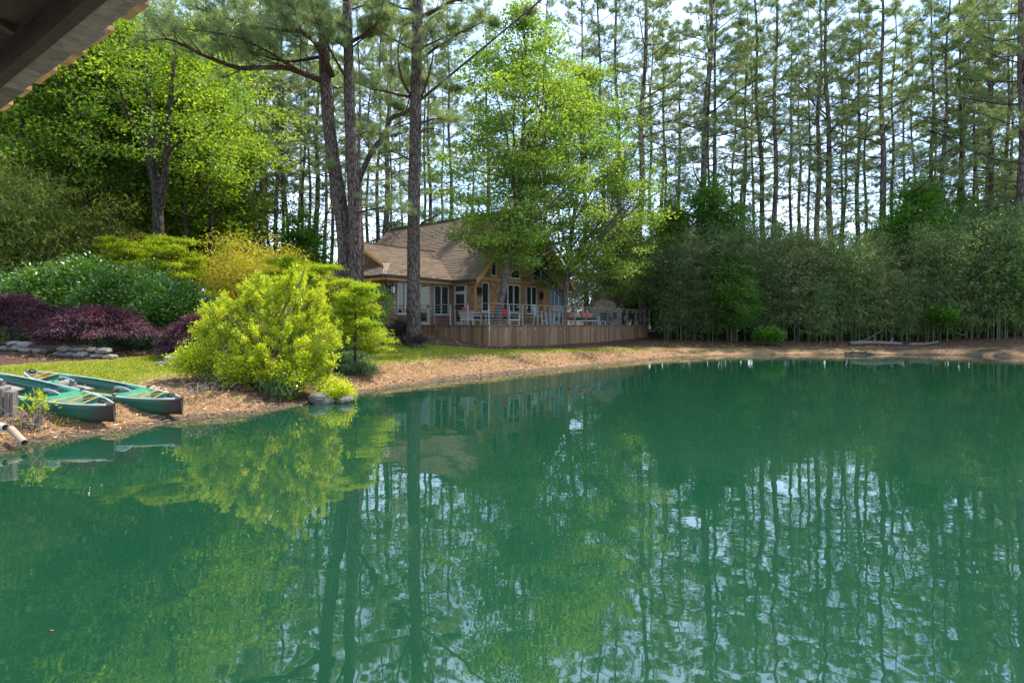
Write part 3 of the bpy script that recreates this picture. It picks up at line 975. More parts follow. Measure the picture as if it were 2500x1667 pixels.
# ------------------------------------------------------------------ deck
DL, DD = 16.6, 6.75
deck = thing('deck', 'raised brown timber deck with vertical board skirt above the bank', 'deck', tuple(C), TH)
MB().box((DL / 2 + 1.0, 2.42, -0.045), (DL - 2.0 + 2.0 - 0.1, 4.8, 0.06)).build('deck_floor', M['decking'], deck)
MB().box((2.0, 5.75, -0.047), (3.8, 1.9, 0.06)).build('deck_floor', M['decking'], deck)
MB().box((DL / 2, 0.06, -0.16), (DL - 0.1, 0.05, 0.22)).build('rim_joist', M['decking'], deck)
x = 0.0
nb = 0
while x < DL - 0.05:
    w = 0.142 if nb % 2 == 0 else 0.138
    p = C + U * (x + w / 2)
    zb = gz1(p[0], p[1]) - DZ - 0.15
    MB().box((x + w / 2, -0.002 + random.uniform(-0.004, 0.004), (zb - 0.02) / 2), (w - 0.008, 0.024, -0.02 - zb)).build('skirt_board', M['board'], deck)
    x += w + 0.002
    nb += 1
y = 0.03
while y < DD:
    w = 0.14
    p = C + Vv * (y + w / 2)
    zb = gz1(p[0], p[1]) - DZ - 0.15
    MB().box((-0.002 + random.uniform(-0.004, 0.004), y + w / 2, (zb - 0.02) / 2), (0.024, w - 0.008, -0.02 - zb)).build('skirt_board', M['board'], deck)
    y += w + 0.002
y = 0.03
while y < 4.7:
    p = C + U * DL + Vv * (y + 0.07)
    zb = gz1(p[0], p[1]) - DZ - 0.15
    MB().box((DL, y + 0.07, (zb - 0.02) / 2), (0.024, 0.132, -0.02 - zb)).build('skirt_board', M['board'], deck)
    y += 0.142
MB().box((0.0, -0.0, -0.55), (0.09, 0.09, 1.2)).build('corner_post', M['trim'], deck)
MB().box((DL / 2, -0.03, -0.012), (DL + 0.1, 0.12, 0.035)).build('edge_board', M['decking'], deck)
MB().box((-0.03, DD / 2, -0.012), (0.12, DD, 0.035)).build('edge_board', M['decking'], deck)

rail = thing('cable_railing', 'galvanised post railing with steel cables and wooden top rail round the deck', 'railing', tuple(C), TH)


def post(pos, outward, corner=False):
    o = np.array([*outward, 0.0])
    p = np.array([pos[0], pos[1], 0.0])
    ms_ = MB()
    base = p + o * 0.16
    ms_.bar(base + (0, 0, -0.0), base + np.array([0, 0, 0.97]), 0.045, 0.06, up=o)
    po = ms_.build('post', M['galv'], rail)
    br_ = MB()
    br_.bar(p + o * 0.035 + (0, 0, -0.11), base + (0, 0, 0.03), 0.046, 0.055, up=o)
    br_.box(p + o * 0.027 + np.array([0, 0, -0.14]), (0.10 if abs(o[1]) > 0.5 else 0.012, 0.10 if abs(o[0]) > 0.5 else 0.012, 0.20))
    br_.build('bracket', M['galv'], po)


front_px = [1236, 1269, 1306, 1336, 1367.5, 1397, 1426, 1452, 1478, 1502, 1525, 1547, 1569]
fx = []
for px in front_px:
    r = (px - 1250) / FPX
    s = (r * C[1] - C[0]) / (U[0] - U[1] * r)
    fx.append(s)
for s in fx: post((s, 0.0), (0, -1))
for px in (1147, 1105, 1066, 1029, 997):
    r = (px - 1250) / FPX
    s = (r * C[1] - C[0]) / (Vv[0] - Vv[1] * r)
    post((0.0, s), (-1, 0))
post((0.0, 0.0), (-0.7, -0.7))
post((DL, 0.0), (0.7, -0.7))
for yy in (1.5, 3.0, 4.5): post((DL, yy), (1, 0))
oc = 0.16
MB().bar((-oc, -oc, 0.985), (DL + oc, -oc, 0.985), 0.09, 0.035).build('top_rail', M['rail'], rail)
MB().bar((-oc, -oc + 0.05, 0.983), (-oc, DD, 0.983), 0.09, 0.035).build('top_rail', M['rail'], rail)
MB().bar((DL + oc, -oc + 0.05, 0.983), (DL + oc, 4.6, 0.983), 0.09, 0.035).build('top_rail', M['rail'], rail)
for k in range(6):
    h = 0.11 + k * 0.145
    for a, b in (((-oc, -oc), (DL + oc, -oc)), ((-oc, -oc), (-oc, DD)), ((DL + oc, -oc), (DL + oc, 4.6))):
        n_ = 8
        pts = [(a[0] + (b[0] - a[0]) * i / n_, a[1] + (b[1] - a[1]) * i / n_, h) for i in range(n_ + 1)]
        MB().tube(pts, 0.0055, 5).build('cable', M['cable'], rail)
# string of bulbs hung under the front top rail
sl = thing('string_lights', 'string of small clear bulbs hung under the front deck rail', 'lights', tuple(C), TH)
wire = []
bx_ = np.linspace(0.8, DL - 0.8, 60)
for i, x in enumerate(bx_): wire.append((x, -oc + 0.07, 0.95 - 0.05 * abs(math.sin(x * 1.4))))
MB().tube(wire, 0.006, 4).build('wire', M['black'], sl)
for i in range(2, 58, 3):
    x, yy, zz = wire[i]
    MB().tube([(x, yy, zz), (x, yy, zz - 0.03), (x, yy, zz - 0.05), (x, yy, zz - 0.085), (x, yy, zz - 0.10)], [0.012, 0.013, 0.026, 0.022, 0.006], 7).build('bulb', M['bulb'], sl)


def on_deck(px, b):
    r = (px - 1250) / FPX
    o = C + Vv * b
    s = (r * o[1] - o[0]) / (U[0] - U[1] * r)
    return o + U * s


def cushion(mb_, c_, s_, rot=None, n=5):
    """puffed box"""
    V, F = [], []
    g = np.linspace(-1, 1, n)
    for zs in (-1, 1):
        for a in g:
            for b in g:
                h = (1 - abs(a) ** 4) * (1 - abs(b) ** 4)
                V.append((a * s_[0] / 2 * (0.93 + 0.07 * h), b * s_[1] / 2 * (0.93 + 0.07 * h), zs * s_[2] / 2 * (0.35 + 0.65 * h ** 0.6)))
    for s in range(2):
        for i in range(n - 1):
            for j in range(n - 1):
                q = [s * n * n + i * n + j, s * n * n + i * n + j + 1, s * n * n + (i + 1) * n + j + 1, s * n * n + (i + 1) * n + j]
                F.append(q if s == 0 else q[::-1])
    for k in range(n - 1):
        for a, b in (((k), (k + 1)), ((n - 1) * n + k + 1, (n - 1) * n + k), ((k + 1) * n, k * n), (k * n + n - 1, (k + 1) * n + n - 1)):
            F.append((a, a + n * n, b + n * n, b))
    V = np.array(V)
    if rot is not None: V = V @ np.array(rot).T
    return mb_.add(V + np.array(c_), F)


def lounge(name, label, loc, rz, seats=1, pillows=(), grp=None):
    """white slatted outdoor seat; it faces local -y, its slatted back stands at +y"""
    t = thing(name, label, 'chair' if seats == 1 else 'sofa', loc, rz, grp)
    w = 0.78 * seats
    for sx in (-1, 1):
        for yy in (-0.34, 0.34): MB().box((sx * (w / 2 - 0.04), yy, 0.14), (0.07, 0.07, 0.28)).build('leg', M['grey_paint'], t)
        MB().box((sx * (w / 2 - 0.03), 0.0, 0.56), (0.10, 0.84, 0.03)).build('armrest', M['tabletop'], t)
        MB().bar((sx * (w / 2 - 0.03), -0.36, 0.28), (sx * (w / 2 - 0.03), -0.38, 0.55), 0.06, 0.06).build('arm_post', M['grey_paint'], t)
    MB().box((0, 0, 0.25), (w, 0.78, 0.07)).build('seat_frame', M['grey_paint'], t)
    for k in range(5):
        zz = 0.31 + k * 0.085
        MB().box((0, 0.36 + 0.024 * k, zz), (w + 0.035 * k, 0.022, 0.068)).build('back_slat', M['grey_paint'], t)
    MB().box((0, 0.50, 0.735), (w + 0.24, 0.10, 0.025)).build('back_cap', M['tabletop'], t)
    for s in range(seats):
        cushion(MB(), (-w / 2 + 0.39 + s * 0.78, -0.03, 0.36), (0.74, 0.74, 0.17)).build('seat_cushion', M['cushion'], t, smooth=True)
    for i, (x, y, z_, m_, a) in enumerate(pillows):
        ca, sa = math.cos(a), math.sin(a)
        rot = np.array([[ca, -sa, 0], [sa, ca, 0], [0, 0, 1]]) @ np.array([[1, 0, 0], [0, 0.35, -0.94], [0, 0.94, 0.35]])
        cushion(MB(), (x, y, z_), (0.50, 0.50, 0.20), rot).build('pillow', M[m_], t, smooth=True)
    return t


p = at(1150, 792, 28.6); lounge('lounge_chair', 'white slatted lounge chair with red pillow, its back to the side railing', (p[0], p[1], DZ), R(150), 1, [(0.1, 0.22, 0.62, 'red', 0.2)])
p = at(1181, 792, 29.6); lounge('lounge_chair', 'white slatted seat with dark cushion half hidden by the deck tree trunk', (p[0], p[1], DZ), R(60), 1, [])
p = at(1243, 792, 28.8); lounge('lounge_chair', 'lounge chair with charcoal seat cushion and large red pillow behind the front railing', (p[0], p[1], DZ), R(40), 1, [(-0.12, 0.24, 0.58, 'red', 0.3), (-0.2, 0.18, 0.52, 'red', -0.5)])
p = on_deck(1415, 1.15); lounge('outdoor_sofa', 'low dark cushioned outdoor sofa heaped with red and orange striped pillows', (p[0], p[1], DZ), R(25), 3, [(-0.9, 0.2, 0.58, 'red', 0.2), (-0.45, 0.2, 0.55, 'orange', -0.3), (0.45, 0.2, 0.56, 'orange', 0.25), (0.8, 0.18, 0.53, 'orange', 0.5)])


def bar_chair(label, loc, rz):
    t = thing('bar_chair', label, 'chair', loc, rz, 'tall white slatted chairs on the deck')
    for sx in (-1, 1):
        MB().bar((sx * 0.27, -0.28, 0), (sx * 0.25, -0.22, 0.72), 0.055, 0.055).build('leg', M['grey_paint'], t)
        MB().bar((sx * 0.27, 0.30, 0), (sx * 0.24, 0.22, 0.52), 0.055, 0.055).build('leg', M['grey_paint'], t)
        MB().bar((sx * 0.29, -0.30, 0.74), (sx * 0.28, 0.26, 0.76), 0.11, 0.03).build('armrest', M['grey_paint'], t)
    for k in range(5): MB().box((0, -0.22 + k * 0.11, 0.50), (0.52, 0.095, 0.025)).build('seat_slat', M['grey_paint'], t)
    for k in range(6):
        x = -0.24 + k * 0.096
        MB().bar((x, 0.22, 0.50), (x * 1.08, 0.40, 1.14 + 0.03 * math.cos(x * 5)), 0.078, 0.02, up=(0, 1, 0)).build('back_slat', M['grey_paint'], t)
    MB().box((0, 0.34, 0.92), (0.52, 0.03, 0.06)).build('back_rail', M['grey_paint'], t)
    MB().box((0, -0.26, 0.22), (0.52, 0.04, 0.05)).build('footrest', M['grey_paint'], t)
    return t


p = on_deck(1318, 1.6); bar_chair('tall white slat-back chair turned side-on, left of the small bar table', (p[0], p[1], DZ), R(60))
p = on_deck(1357, 1.7); bar_chair('tall white slat-back chair facing the pond behind the small bar table', (p[0], p[1], DZ), R(-20))
p = on_deck(1350, 1.1)
t = thing('bar_table', 'small square bar table with brown top and white legs between the tall chairs', 'table', (p[0], p[1], DZ), TH)
MB().box((0, 0, 0.74), (0.62, 0.62, 0.04)).build('table_top', M['tabletop'], t)
for sx in (-1, 1):
    for sy in (-1, 1): MB().box((sx * 0.24, sy * 0.24, 0.36), (0.05, 0.05, 0.72)).build('leg', M['grey_paint'], t)
MB().box((0, -0.24, 0.12), (0.44, 0.04, 0.05)).build('footrest', M['grey_paint'], t)
MB().box((0, 0.24, 0.12), (0.44, 0.04, 0.05)).build('footrest', M['grey_paint'], t)
for px, b, lab in ((1406, 0.5, 'low white footstool in front of the pillowed sofa'), (1465, 0.5, 'low white footstool in front of the stone fireplace')):
    p = on_deck(px, b)
    t = thing('footstool', lab, 'footstool', (p[0], p[1], DZ), TH, 'white footstools')
    for sx in (-1, 1):
        for sy in (-1, 1): MB().box((sx * 0.27, sy * 0.2, 0.1), (0.05, 0.05, 0.2)).build('leg', M['grey_paint'], t)
    for k in range(4): MB().box((0, -0.18 + 0.12 * k, 0.215), (0.64, 0.105, 0.03)).build('slat', M['grey_paint'], t)
p = on_deck(1434, 1.6)
t = thing('flower_ornament', 'small pink flower ornament on a stick beside the sofa pillows', 'ornament', (p[0], p[1], DZ), 0)
MB().tube([(0, 0, 0), (0.01, 0, 0.8)], 0.008, 5).build('stick', M['iron'], t)
pm = MB()
for k in range(6):
    a = k * math.pi / 3
    cushion(pm, (0.06 * math.cos(a), -0.01, 0.83 + 0.06 * math.sin(a)), (0.09, 0.03, 0.09))
pm.build('petal', M['pink'], t)
MB().tube([(0, -0.03, 0.83), (0, -0.05, 0.83)], 0.03, 7).build('flower_centre', M['lampglass'], t)

# --- stone fireplace: stacked ledge stones laid in courses
p = on_deck(1474, 1.75)
fp = thing('stone_fireplace', 'grey stacked stone outdoor fireplace with slate shoulder roof at the deck end', 'fireplace', (p[0], p[1], DZ), R(20))
core = MB()
core.box((0, 0.1, 0.55), (2.16, 0.80, 1.12))
core.prism([(-1.08, -0.3, 1.10), (1.08, -0.3, 1.10), (0.5, -0.3, 1.62), (-0.5, -0.3, 1.62)], (0, 0.8, 0))
core.box((0, 0.1, 1.85), (0.96, 0.66, 0.52))
core.build('core', M['ledge'], fp)


def half_w(z):
    if z < 1.1: return 1.12
    if z < 1.62: return 1.12 - (z - 1.1) / 0.52 * 0.62
    return 0.52


z = 0.0
while z < 2.1:
    h = random.uniform(0.055, 0.095)
    hw_ = half_w(z + h)
    x = -hw_
    while x < hw_ - 0.03:
        w = min(random.uniform(0.14, 0.38), hw_ - x)
        xc = x + w / 2
        if not ((-0.42 < xc < 0.30 and z < 0.78) or (0.48 < xc < 0.80 and 0.35 < z < 0.85)):
            MB().box((xc, -0.335 + random.uniform(-0.02, 0.02), z + h / 2), (w - 0.008, 0.11, h - 0.008)).build('ledge_stone', M['ledge'], fp)
        x += w
    for sx in (-1, 1):
        y = -0.28
        while y < 0.45:
            w = random.uniform(0.16, 0.34)
            MB().box((sx * (hw_ + random.uniform(-0.02, 0.015)), y + w / 2, z + h / 2), (0.10, w - 0.008, h - 0.008)).build('ledge_stone', M['ledge'], fp)
            y += w
    z += h
MB().box((-0.06, -0.30, 0.40), (0.78, 0.06, 0.76)).build('firebox', M['iron'], fp)
MB().box((0.64, -0.31, 0.60), (0.30, 0.05, 0.48)).build('niche', M['iron'], fp)
MB().box((0, 0.08, 2.12), (1.16, 0.90, 0.07)).build('chimney_cap', M['stone'], fp)
for sx in (1,):
    MB().prism([(sx * 0.50, -0.42, 1.68), (sx * 1.32, -0.42, 1.06), (sx * 1.32, 0.6, 1.06), (sx * 0.50, 0.6, 1.68)], (0, 0, 0.05)).build('slate_roof', M['cap'], fp)

# ------------------------------------------------------------------ plants
def leaf_quads(P, D, Nn, L, W, fold=0.12):
    n = len(P)
    D = unit(D)
    S = unit(np.cross(D, Nn))
    Nn = np.cross(S, D)
    L, W = np.broadcast_to(L, n)[:, None], np.broadcast_to(W, n)[:, None]
    mid = P + D * L * 0.45
    V = np.stack([P, mid + S * W / 2 + Nn * W * fold, P + D * L, mid - S * W / 2 + Nn * W * fold], 1).reshape(-1, 3)
    F = np.arange(n * 4).reshape(n, 4)
    return V, F


def leaf_cloud(name, mat, centers, per, rad, L, W, seed, up=0.6, droop=0.25, out=None, outw=0.5, crnd=0.5, lvar=0.3):
    """per leaves round every centre; rad a number or one per axis; out the point leaves grow away from"""
    r = np.random.default_rng(seed)
    centers = np.asarray(centers, float)
    n = len(centers) * per
    ci = np.repeat(np.arange(len(centers)), per)
    off = r.normal(size=(n, 3)) * np.broadcast_to(rad, 3)
    P = centers[ci] + off
    D = r.normal(size=(n, 3)) * np.array([1, 1, 0.5])
    if out is not None: D = D * (1 - outw) + unit(P - np.asarray(out)) * outw * 1.7
    else: D = D + unit(off) * outw
    D[:, 2] -= droop
    Nn = r.normal(size=(n, 3)) * (1 - up) + ZUP * up
    LL = L * r.uniform(1 - lvar, 1 + lvar, n)
    V, F = leaf_quads(P, D, Nn, LL, W * LL / L)
    rn = np.clip(r.uniform(0, 1, n) * (1 - crnd) + r.uniform(0, 1, len(centers))[ci] * crnd, 0, 1)
    return fast_mesh(name, V, F, mat, rn)


def tufts(centers, axes, k, L, w, r, spread=0.9):
    """needle tufts: k thin triangles round every centre, fanned about its axis"""
    n = len(centers) * k
    ci = np.repeat(np.arange(len(centers)), k)
    D = unit(unit(axes)[ci] * 0.55 + r.normal(size=(n, 3)) * spread * 0.6)
    P = np.asarray(centers)[ci] + r.normal(size=(n, 3)) * 0.03
    S = unit(np.cross(D, r.normal(size=(n, 3)))) * w / 2
    LL = (L * r.uniform(0.7, 1.2, n))[:, None]
    V = np.stack([P - S, P + S, P + D * LL], 1).reshape(-1, 3)
    rn = np.clip(r.uniform(0, 1, n) * 0.45 + r.uniform(0, 1, len(centers))[ci] * 0.55, 0, 1)
    return V, np.arange(n * 3).reshape(n, 3), rn


class Tubes:
    def __init__(self): self.V, self.F, self.b = [], [], 0

    def add(self, pts, rad, n=5):
        V, F = tube_geo(pts, rad, n, False)
        self.V.append(V)
        self.F.append(np.array(F) + self.b)
        self.b += len(V)

    def mesh(self, name, mat): return fast_mesh(name, np.vstack(self.V), np.vstack(self.F), mat, smooth=True)


def limb_path(p0, az, L, rise0, rise1, r, k=6, wig=0.06):
    """a limb that leaves at slope rise0 and bends to slope rise1"""
    pts = [np.array(p0, float)]
    a = az
    for i in range(k):
        f = i / (k - 1)
        s = rise0 + (rise1 - rise0) * f
        a += r.normal() * wig
        d = unit(np.array([math.cos(a), math.sin(a), s + r.normal() * wig * 1.5]))
        pts.append(pts[-1] + d * L / k)
    return np.array(pts)


def needle_limb(tb, path, r, cen, axs, r0, twigs=7, tw_len=0.3, per=6, sides=5, start=0.3):
    m = len(path)
    L = np.linalg.norm(np.diff(path, axis=0), axis=1).sum()
    tb.add(path, np.linspace(r0, max(0.012, r0 * 0.22), m), sides)
    for j in range(twigs):
        f = start + (1 - start) * (j + r.uniform(0, 1)) / twigs
        x = f * (m - 1)
        i = min(int(x), m - 2)
        p = path[i] + (path[i + 1] - path[i]) * (x - i)
        d = unit(path[i + 1] - path[i])
        s = unit(np.cross(d, ZUP)) * (1 if j % 2 else -1)
        dd = unit(d * r.uniform(0.3, 1.0) + s * r.uniform(0.5, 1.1) + ZUP * r.uniform(-0.15, 0.6))
        l = L * tw_len * r.uniform(0.6, 1.2) * (1.15 - 0.55 * f)
        q = p + dd * l * 0.5 + ZUP * 0.04 * l
        e_ = p + dd * l + ZUP * 0.22 * l
        tb.add([p, q, e_], [max(0.010, r0 * 0.22), max(0.009, r0 * 0.15), 0.008], 3)
        for _ in range(per):
            g = r.uniform(0.3, 1.05)
            c_ = p + (e_ - p) * g + r.normal(size=3) * np.array([1, 1, 0.6]) * 0.16 * max(0.6, l)
            cen.append(c_)
            axs.append(dd + ZUP * 0.5)


def make_pine(seed, H=30.0, c0=0.40, rb=0.24, spread=3.6, limbs=44, tw=8, per=4, k=18, nl=0.30, nw=0.022, bend=0.22, dead=5):
    """tall bare-stemmed pine; returns the meshes trunk, limbs, needles"""
    r = np.random.default_rng(seed)
    zz = np.linspace(0, H, 15)
    ph = r.uniform(0, 6, 4)
    tx = bend * (np.sin(zz / H * 3.3 + ph[0]) - math.sin(ph[0])) + 0.08 * np.sin(zz * 0.7 + ph[1])
    ty = bend * (np.sin(zz / H * 2.9 + ph[2]) - math.sin(ph[2])) + 0.08 * np.sin(zz * 0.6 + ph[3])
    T = np.stack([tx, ty, zz], 1)
    T[0, 2] = -0.3
    rad = rb * (1 - 0.88 * (zz / H) ** 1.15)
    rad[0] *= 1.25
    tr = Tubes()
    tr.add(T, rad, 10)
    tb, cen, axs = Tubes(), [], []
    def tp(h):
        return np.array([np.interp(h, zz, tx), np.interp(h, zz, ty), h])
    az = r.uniform(0, 6.28)
    for i in range(limbs):
        f = (i + r.uniform(0, 1)) / limbs
        h = H * (c0 + (0.985 - c0) * f)
        az += 2.4 + r.normal() * 0.5
        prof = (0.55 + 0.55 * math.sin(min(1, f * 1.25 + 0.18) * 2.6)) * (1 - 0.62 * f ** 2.2)
        L = spread * prof * r.uniform(0.55, 1.25)
        path = limb_path(tp(h), az, L, r.uniform(-0.15, 0.35) + 0.5 * f, r.uniform(0.1, 0.6) + 0.3 * f, r)
        needle_limb(tb, path, r, cen, axs, max(0.016, 0.013 * L), tw, 0.36, per)
    for i in range(dead):                                   # bare stubs below the crown
        h = H * r.uniform(c0 * 0.45, c0)
        path = limb_path(tp(h), r.uniform(0, 6.28), r.uniform(0.5, 1.8), r.uniform(-0.3, 0.3), r.uniform(-0.5, 0.3), r, 4)
        tb.add(path, np.linspace(0.035, 0.008, len(path)), 4)
    for i in range(14):
        cen.append(tp(H) + r.normal(size=3) * np.array([0.3, 0.3, 0.5]))
        axs.append(ZUP)
    V, F, rn = tufts(np.array(cen), np.array(axs), k, nl, nw, r)
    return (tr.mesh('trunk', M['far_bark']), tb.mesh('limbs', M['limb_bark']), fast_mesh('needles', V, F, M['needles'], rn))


def place_tree(name, label, cat, meshes, x, y, s=1.0, rz=0.0, group=None, names=('trunk', 'limbs', 'crown'), z=None, sink=0.05):
    t = thing(name, label, cat, (x, y, (gz1(x, y) if z is None else z) - sink), rz, group, s)
    for nm, me in zip(names, meshes):
        if me is not None:
            o = obj(nm, me, t)
            if nm == 'limbs': o['kind'] = 'stuff'
    if name == 'pine_tree':
        g_ = random.uniform(0.84, 1.22)
        t.scale = (s * g_, s * g_, s * random.uniform(0.92, 1.06))
        t.rotation_euler = (random.gauss(0, 0.007), random.gauss(0, 0.009), rz)
    return t


def make_broad(seed, H, h0, Rm, clusters, per, leaf, width, mat, bark, rb=0.2, limbs=12, prof=None, rad=None, trunk=None, forks=0, flat=0.45, up=0.55, droop=0.25, lean=(0, 0), lobes=0.38, outer=0.55):
    """broadleaf: trunk, curved limbs, twigs to leaf clusters spread through an uneven envelope"""
    r = np.random.default_rng(seed)
    zz = np.linspace(0, H * 0.86, 10)
    ph = r.uniform(0, 6, 2)
    tx = 0.05 * H * 0.3 * (np.sin(zz / H * 5 + ph[0]) - math.sin(ph[0])) + lean[0] * zz / H
    ty = 0.05 * H * 0.3 * (np.sin(zz / H * 4 + ph[1]) - math.sin(ph[1])) + lean[1] * zz / H
    T = np.stack([tx, ty, zz], 1)
    T[0, 2] = -0.3
    rad_t = rb * (1 - 0.9 * (zz / zz[-1]) ** 0.9) + 0.012
    rad_t[0] *= 1.3
    tr = Tubes()
    tr.add(T, rad_t, 10)
    tp = lambda h: np.array([np.interp(h, zz, tx), np.interp(h, zz, ty), h])
    prof = prof or (lambda f: math.sin(math.pi * min(1, max(0, f)) ** 0.75) ** 0.7)
    ph = r.uniform(0, 6.28, 6)
    def lobe(a, h):
        return 1 - lobes + lobes * (1 + math.sin(2 * a + ph[0] + h * 0.8) * 0.5 + math.sin(3 * a + ph[1] - h * 1.1) * 0.35 + math.sin(5 * a + ph[2] + h * 1.7) * 0.3)
    cs = []
    while len(cs) < clusters:
        f = r.uniform(0, 1)
        h = h0 + (H - h0) * f
        a = r.uniform(0, 6.283)
        Rh = Rm * prof(f) * lobe(a, h)
        q = r.uniform(0, 1) ** outer
        if r.uniform(0, 1) > prof(f) + 0.1: continue
        c_ = tp(min(h, zz[-1]))
        cs.append(np.array([c_[0] + math.cos(a) * Rh * q, c_[1] + math.sin(a) * Rh * q, h]))
    cs = np.array(cs)
    tb = Tubes()
    nodes, nrad = [], []
    for z_ in np.linspace(h0 * 0.8, zz[-1], 14):
        nodes.append(tp(z_))
    far = cs[np.argsort(-np.linalg.norm(cs[:, :2], axis=1) + r.uniform(0, Rm * 0.8, len(cs)))]
    for e_ in far[:limbs]:
        hr = np.linalg.norm(e_[:2] - tp(e_[2])[:2])
        ha = max(h0 * 0.75, e_[2] - hr * r.uniform(0.55, 1.1))
        ha = min(ha, zz[-1] * 0.9)
        p0 = tp(ha)
        mid = p0 * 0.45 + e_ * 0.55 + np.array([0, 0, hr * r.uniform(-0.05, 0.16)]) + r.normal(size=3) * hr * 0.05
        P = smooth_path([p0, p0 * 0.75 + mid * 0.25 + r.normal(size=3) * 0.05, mid, e_], 3)
        L = np.linalg.norm(e_ - p0)
        r_ = min(np.interp(ha, zz, rad_t) * 0.75, 0.018 * L + 0.012)
        tb.add(P, np.linspace(r_, 0.014, len(P)), 5)
        nodes.extend(list(P[2:]))
    nodes = np.array(nodes)
    for c_ in cs:
        d = np.linalg.norm(nodes - c_, axis=1) + np.where(nodes[:, 2] > c_[2] + 0.2, 1.0, 0)
        p0 = nodes[d.argmin()]
        if np.linalg.norm(c_ - p0) > 0.25:
            m_ = (p0 + c_) / 2 + np.array([0, 0, 0.06 * np.linalg.norm(c_ - p0)]) + r.normal(size=3) * 0.05
            tb.add([p0, m_, c_], [0.02, 0.014, 0.006], 3)
    rad = rad or Rm * 0.14
    me = leaf_cloud('crown', mat, cs, per, np.array([rad, rad, rad * flat]), leaf, width, seed + 1, up=up, droop=droop, out=None, outw=0.5)
    return (tr.mesh('trunk', bark), tb.mesh('limbs', bark), me)


def make_mound(seed, w, d, h, clusters, per, leaf, width, mat, stem, rad=0.16, droop=0.0, up=0.5, fill=0.75, stems=9, crnd=0.5, flat=0.8, skirt=0.0, bumps=0.25, outw=0.42, lo=-0.02):
    """rounded shrub: stems from the base fan out to leaf clusters over a lumpy dome"""
    r = np.random.default_rng(seed)
    ph = r.uniform(0, 6.28, 6)
    cs = []
    while len(cs) < clusters:
        v = unit(r.normal(size=3))
        v[2] = abs(v[2]) if r.uniform() < 0.86 else v[2]
        a = math.atan2(v[1], v[0])
        b = 1 + bumps * (math.sin(3 * a + ph[0]) * math.cos(4 * v[2] + ph[1]) + 0.6 * math.sin(5 * a + ph[2] + 6 * v[2]) + 0.4 * math.sin(9 * a + ph[3]))
        q = fill + (1 - fill) * r.uniform(0, 1) if r.uniform() < 0.8 else r.uniform(0.3, 1)
        p = v * q * b * np.array([w / 2, d / 2, h * 0.55]) + np.array([0, 0, h * 0.45])
        if p[2] < lo + skirt: continue
        cs.append(p)
    cs = np.array(cs)
    tb = Tubes()
    for i in range(stems):
        a = r.uniform(0, 6.28)
        e_ = cs[r.integers(len(cs))]
        p0 = np.array([math.cos(a) * w * 0.06, math.sin(a) * d * 0.06, -0.1])
        tb.add(smooth_path([p0, p0 * 0.5 + e_ * 0.5 + np.array([0, 0, 0.1 * h]), e_], 4), np.linspace(0.03, 0.008, 9) * max(0.6, h / 2.5), 5)
    for c_ in cs[::max(1, len(cs) // 90)]:
        b = c_ * np.array([0.55, 0.55, 0.6])
        tb.add([b, (b + c_) / 2 + r.normal(size=3) * 0.03, c_], [0.012, 0.009, 0.004], 3)
    me = leaf_cloud('foliage', mat, cs, per, np.array([rad, rad, rad * flat]), leaf, width, seed + 1, up=up, droop=droop, out=(0, 0, h * 0.2), outw=outw, crnd=crnd)
    return (tb.mesh('stems', stem), me)


ORD = ['first', 'second', 'third', 'fourth', 'fifth', 'sixth', 'seventh', 'eighth', 'ninth', 'tenth', 'eleventh', 'twelfth', 'thirteenth', 'fourteenth',
       'fifteenth', 'sixteenth', 'seventeenth', 'eighteenth', 'nineteenth', 'twentieth', 'twenty-first', 'twenty-second', 'twenty-third', 'twenty-fourth', 'twenty-fifth']

# --- pine wood behind: five different pines, each standing tree its own object
PV = [make_pine(11, 31, 0.25, 0.25, 4.2, limbs=54), make_pine(12, 29, 0.36, 0.22, 3.4, limbs=44), make_pine(13, 33, 0.22, 0.27, 4.4, limbs=58, bend=0.3),
      make_pine(14, 28, 0.30, 0.20, 3.2, limbs=46, bend=0.35), make_pine(15, 30, 0.38, 0.23, 3.8, limbs=44)]
right_pines = [(1480, 45, 1, 1.0), (1518, 44, 2, 1.0), (1566, 41, 0, 1.0), (1697, 42, 2, 1.02), (1745, 44, 1, 0.95), (1866, 45, 3, 1.1), (1899, 43, 0, 1.03), (2000, 44, 4, 1.0), (2030, 43, 2, 0.98), (2092, 45, 1, 1.0),
               (2164, 43, 0, 1.0), (2266, 46, 3, 1.0), (2297, 44, 1, 1.05), (2350, 45, 4, 0.97), (2403, 47, 3, 1.0), (2418, 44, 2, 0.9), (2456, 46, 0, 0.98)]
for i, (px, Y, v, s) in enumerate(right_pines):
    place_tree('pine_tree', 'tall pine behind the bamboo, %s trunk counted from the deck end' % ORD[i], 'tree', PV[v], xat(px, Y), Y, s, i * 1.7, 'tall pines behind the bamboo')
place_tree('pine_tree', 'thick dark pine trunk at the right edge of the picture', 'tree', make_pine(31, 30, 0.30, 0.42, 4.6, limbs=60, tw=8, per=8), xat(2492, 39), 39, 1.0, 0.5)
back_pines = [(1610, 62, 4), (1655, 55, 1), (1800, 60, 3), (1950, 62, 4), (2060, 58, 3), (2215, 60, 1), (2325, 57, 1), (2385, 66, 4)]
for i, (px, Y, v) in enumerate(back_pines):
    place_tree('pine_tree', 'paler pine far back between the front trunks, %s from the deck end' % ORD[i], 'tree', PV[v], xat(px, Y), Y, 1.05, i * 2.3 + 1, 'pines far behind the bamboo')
THIN = [make_pine(16, 30, 0.52, 0.17, 2.6, limbs=26, tw=7, per=5), make_pine(17, 28, 0.45, 0.15, 2.4, limbs=28, tw=7, per=5)]
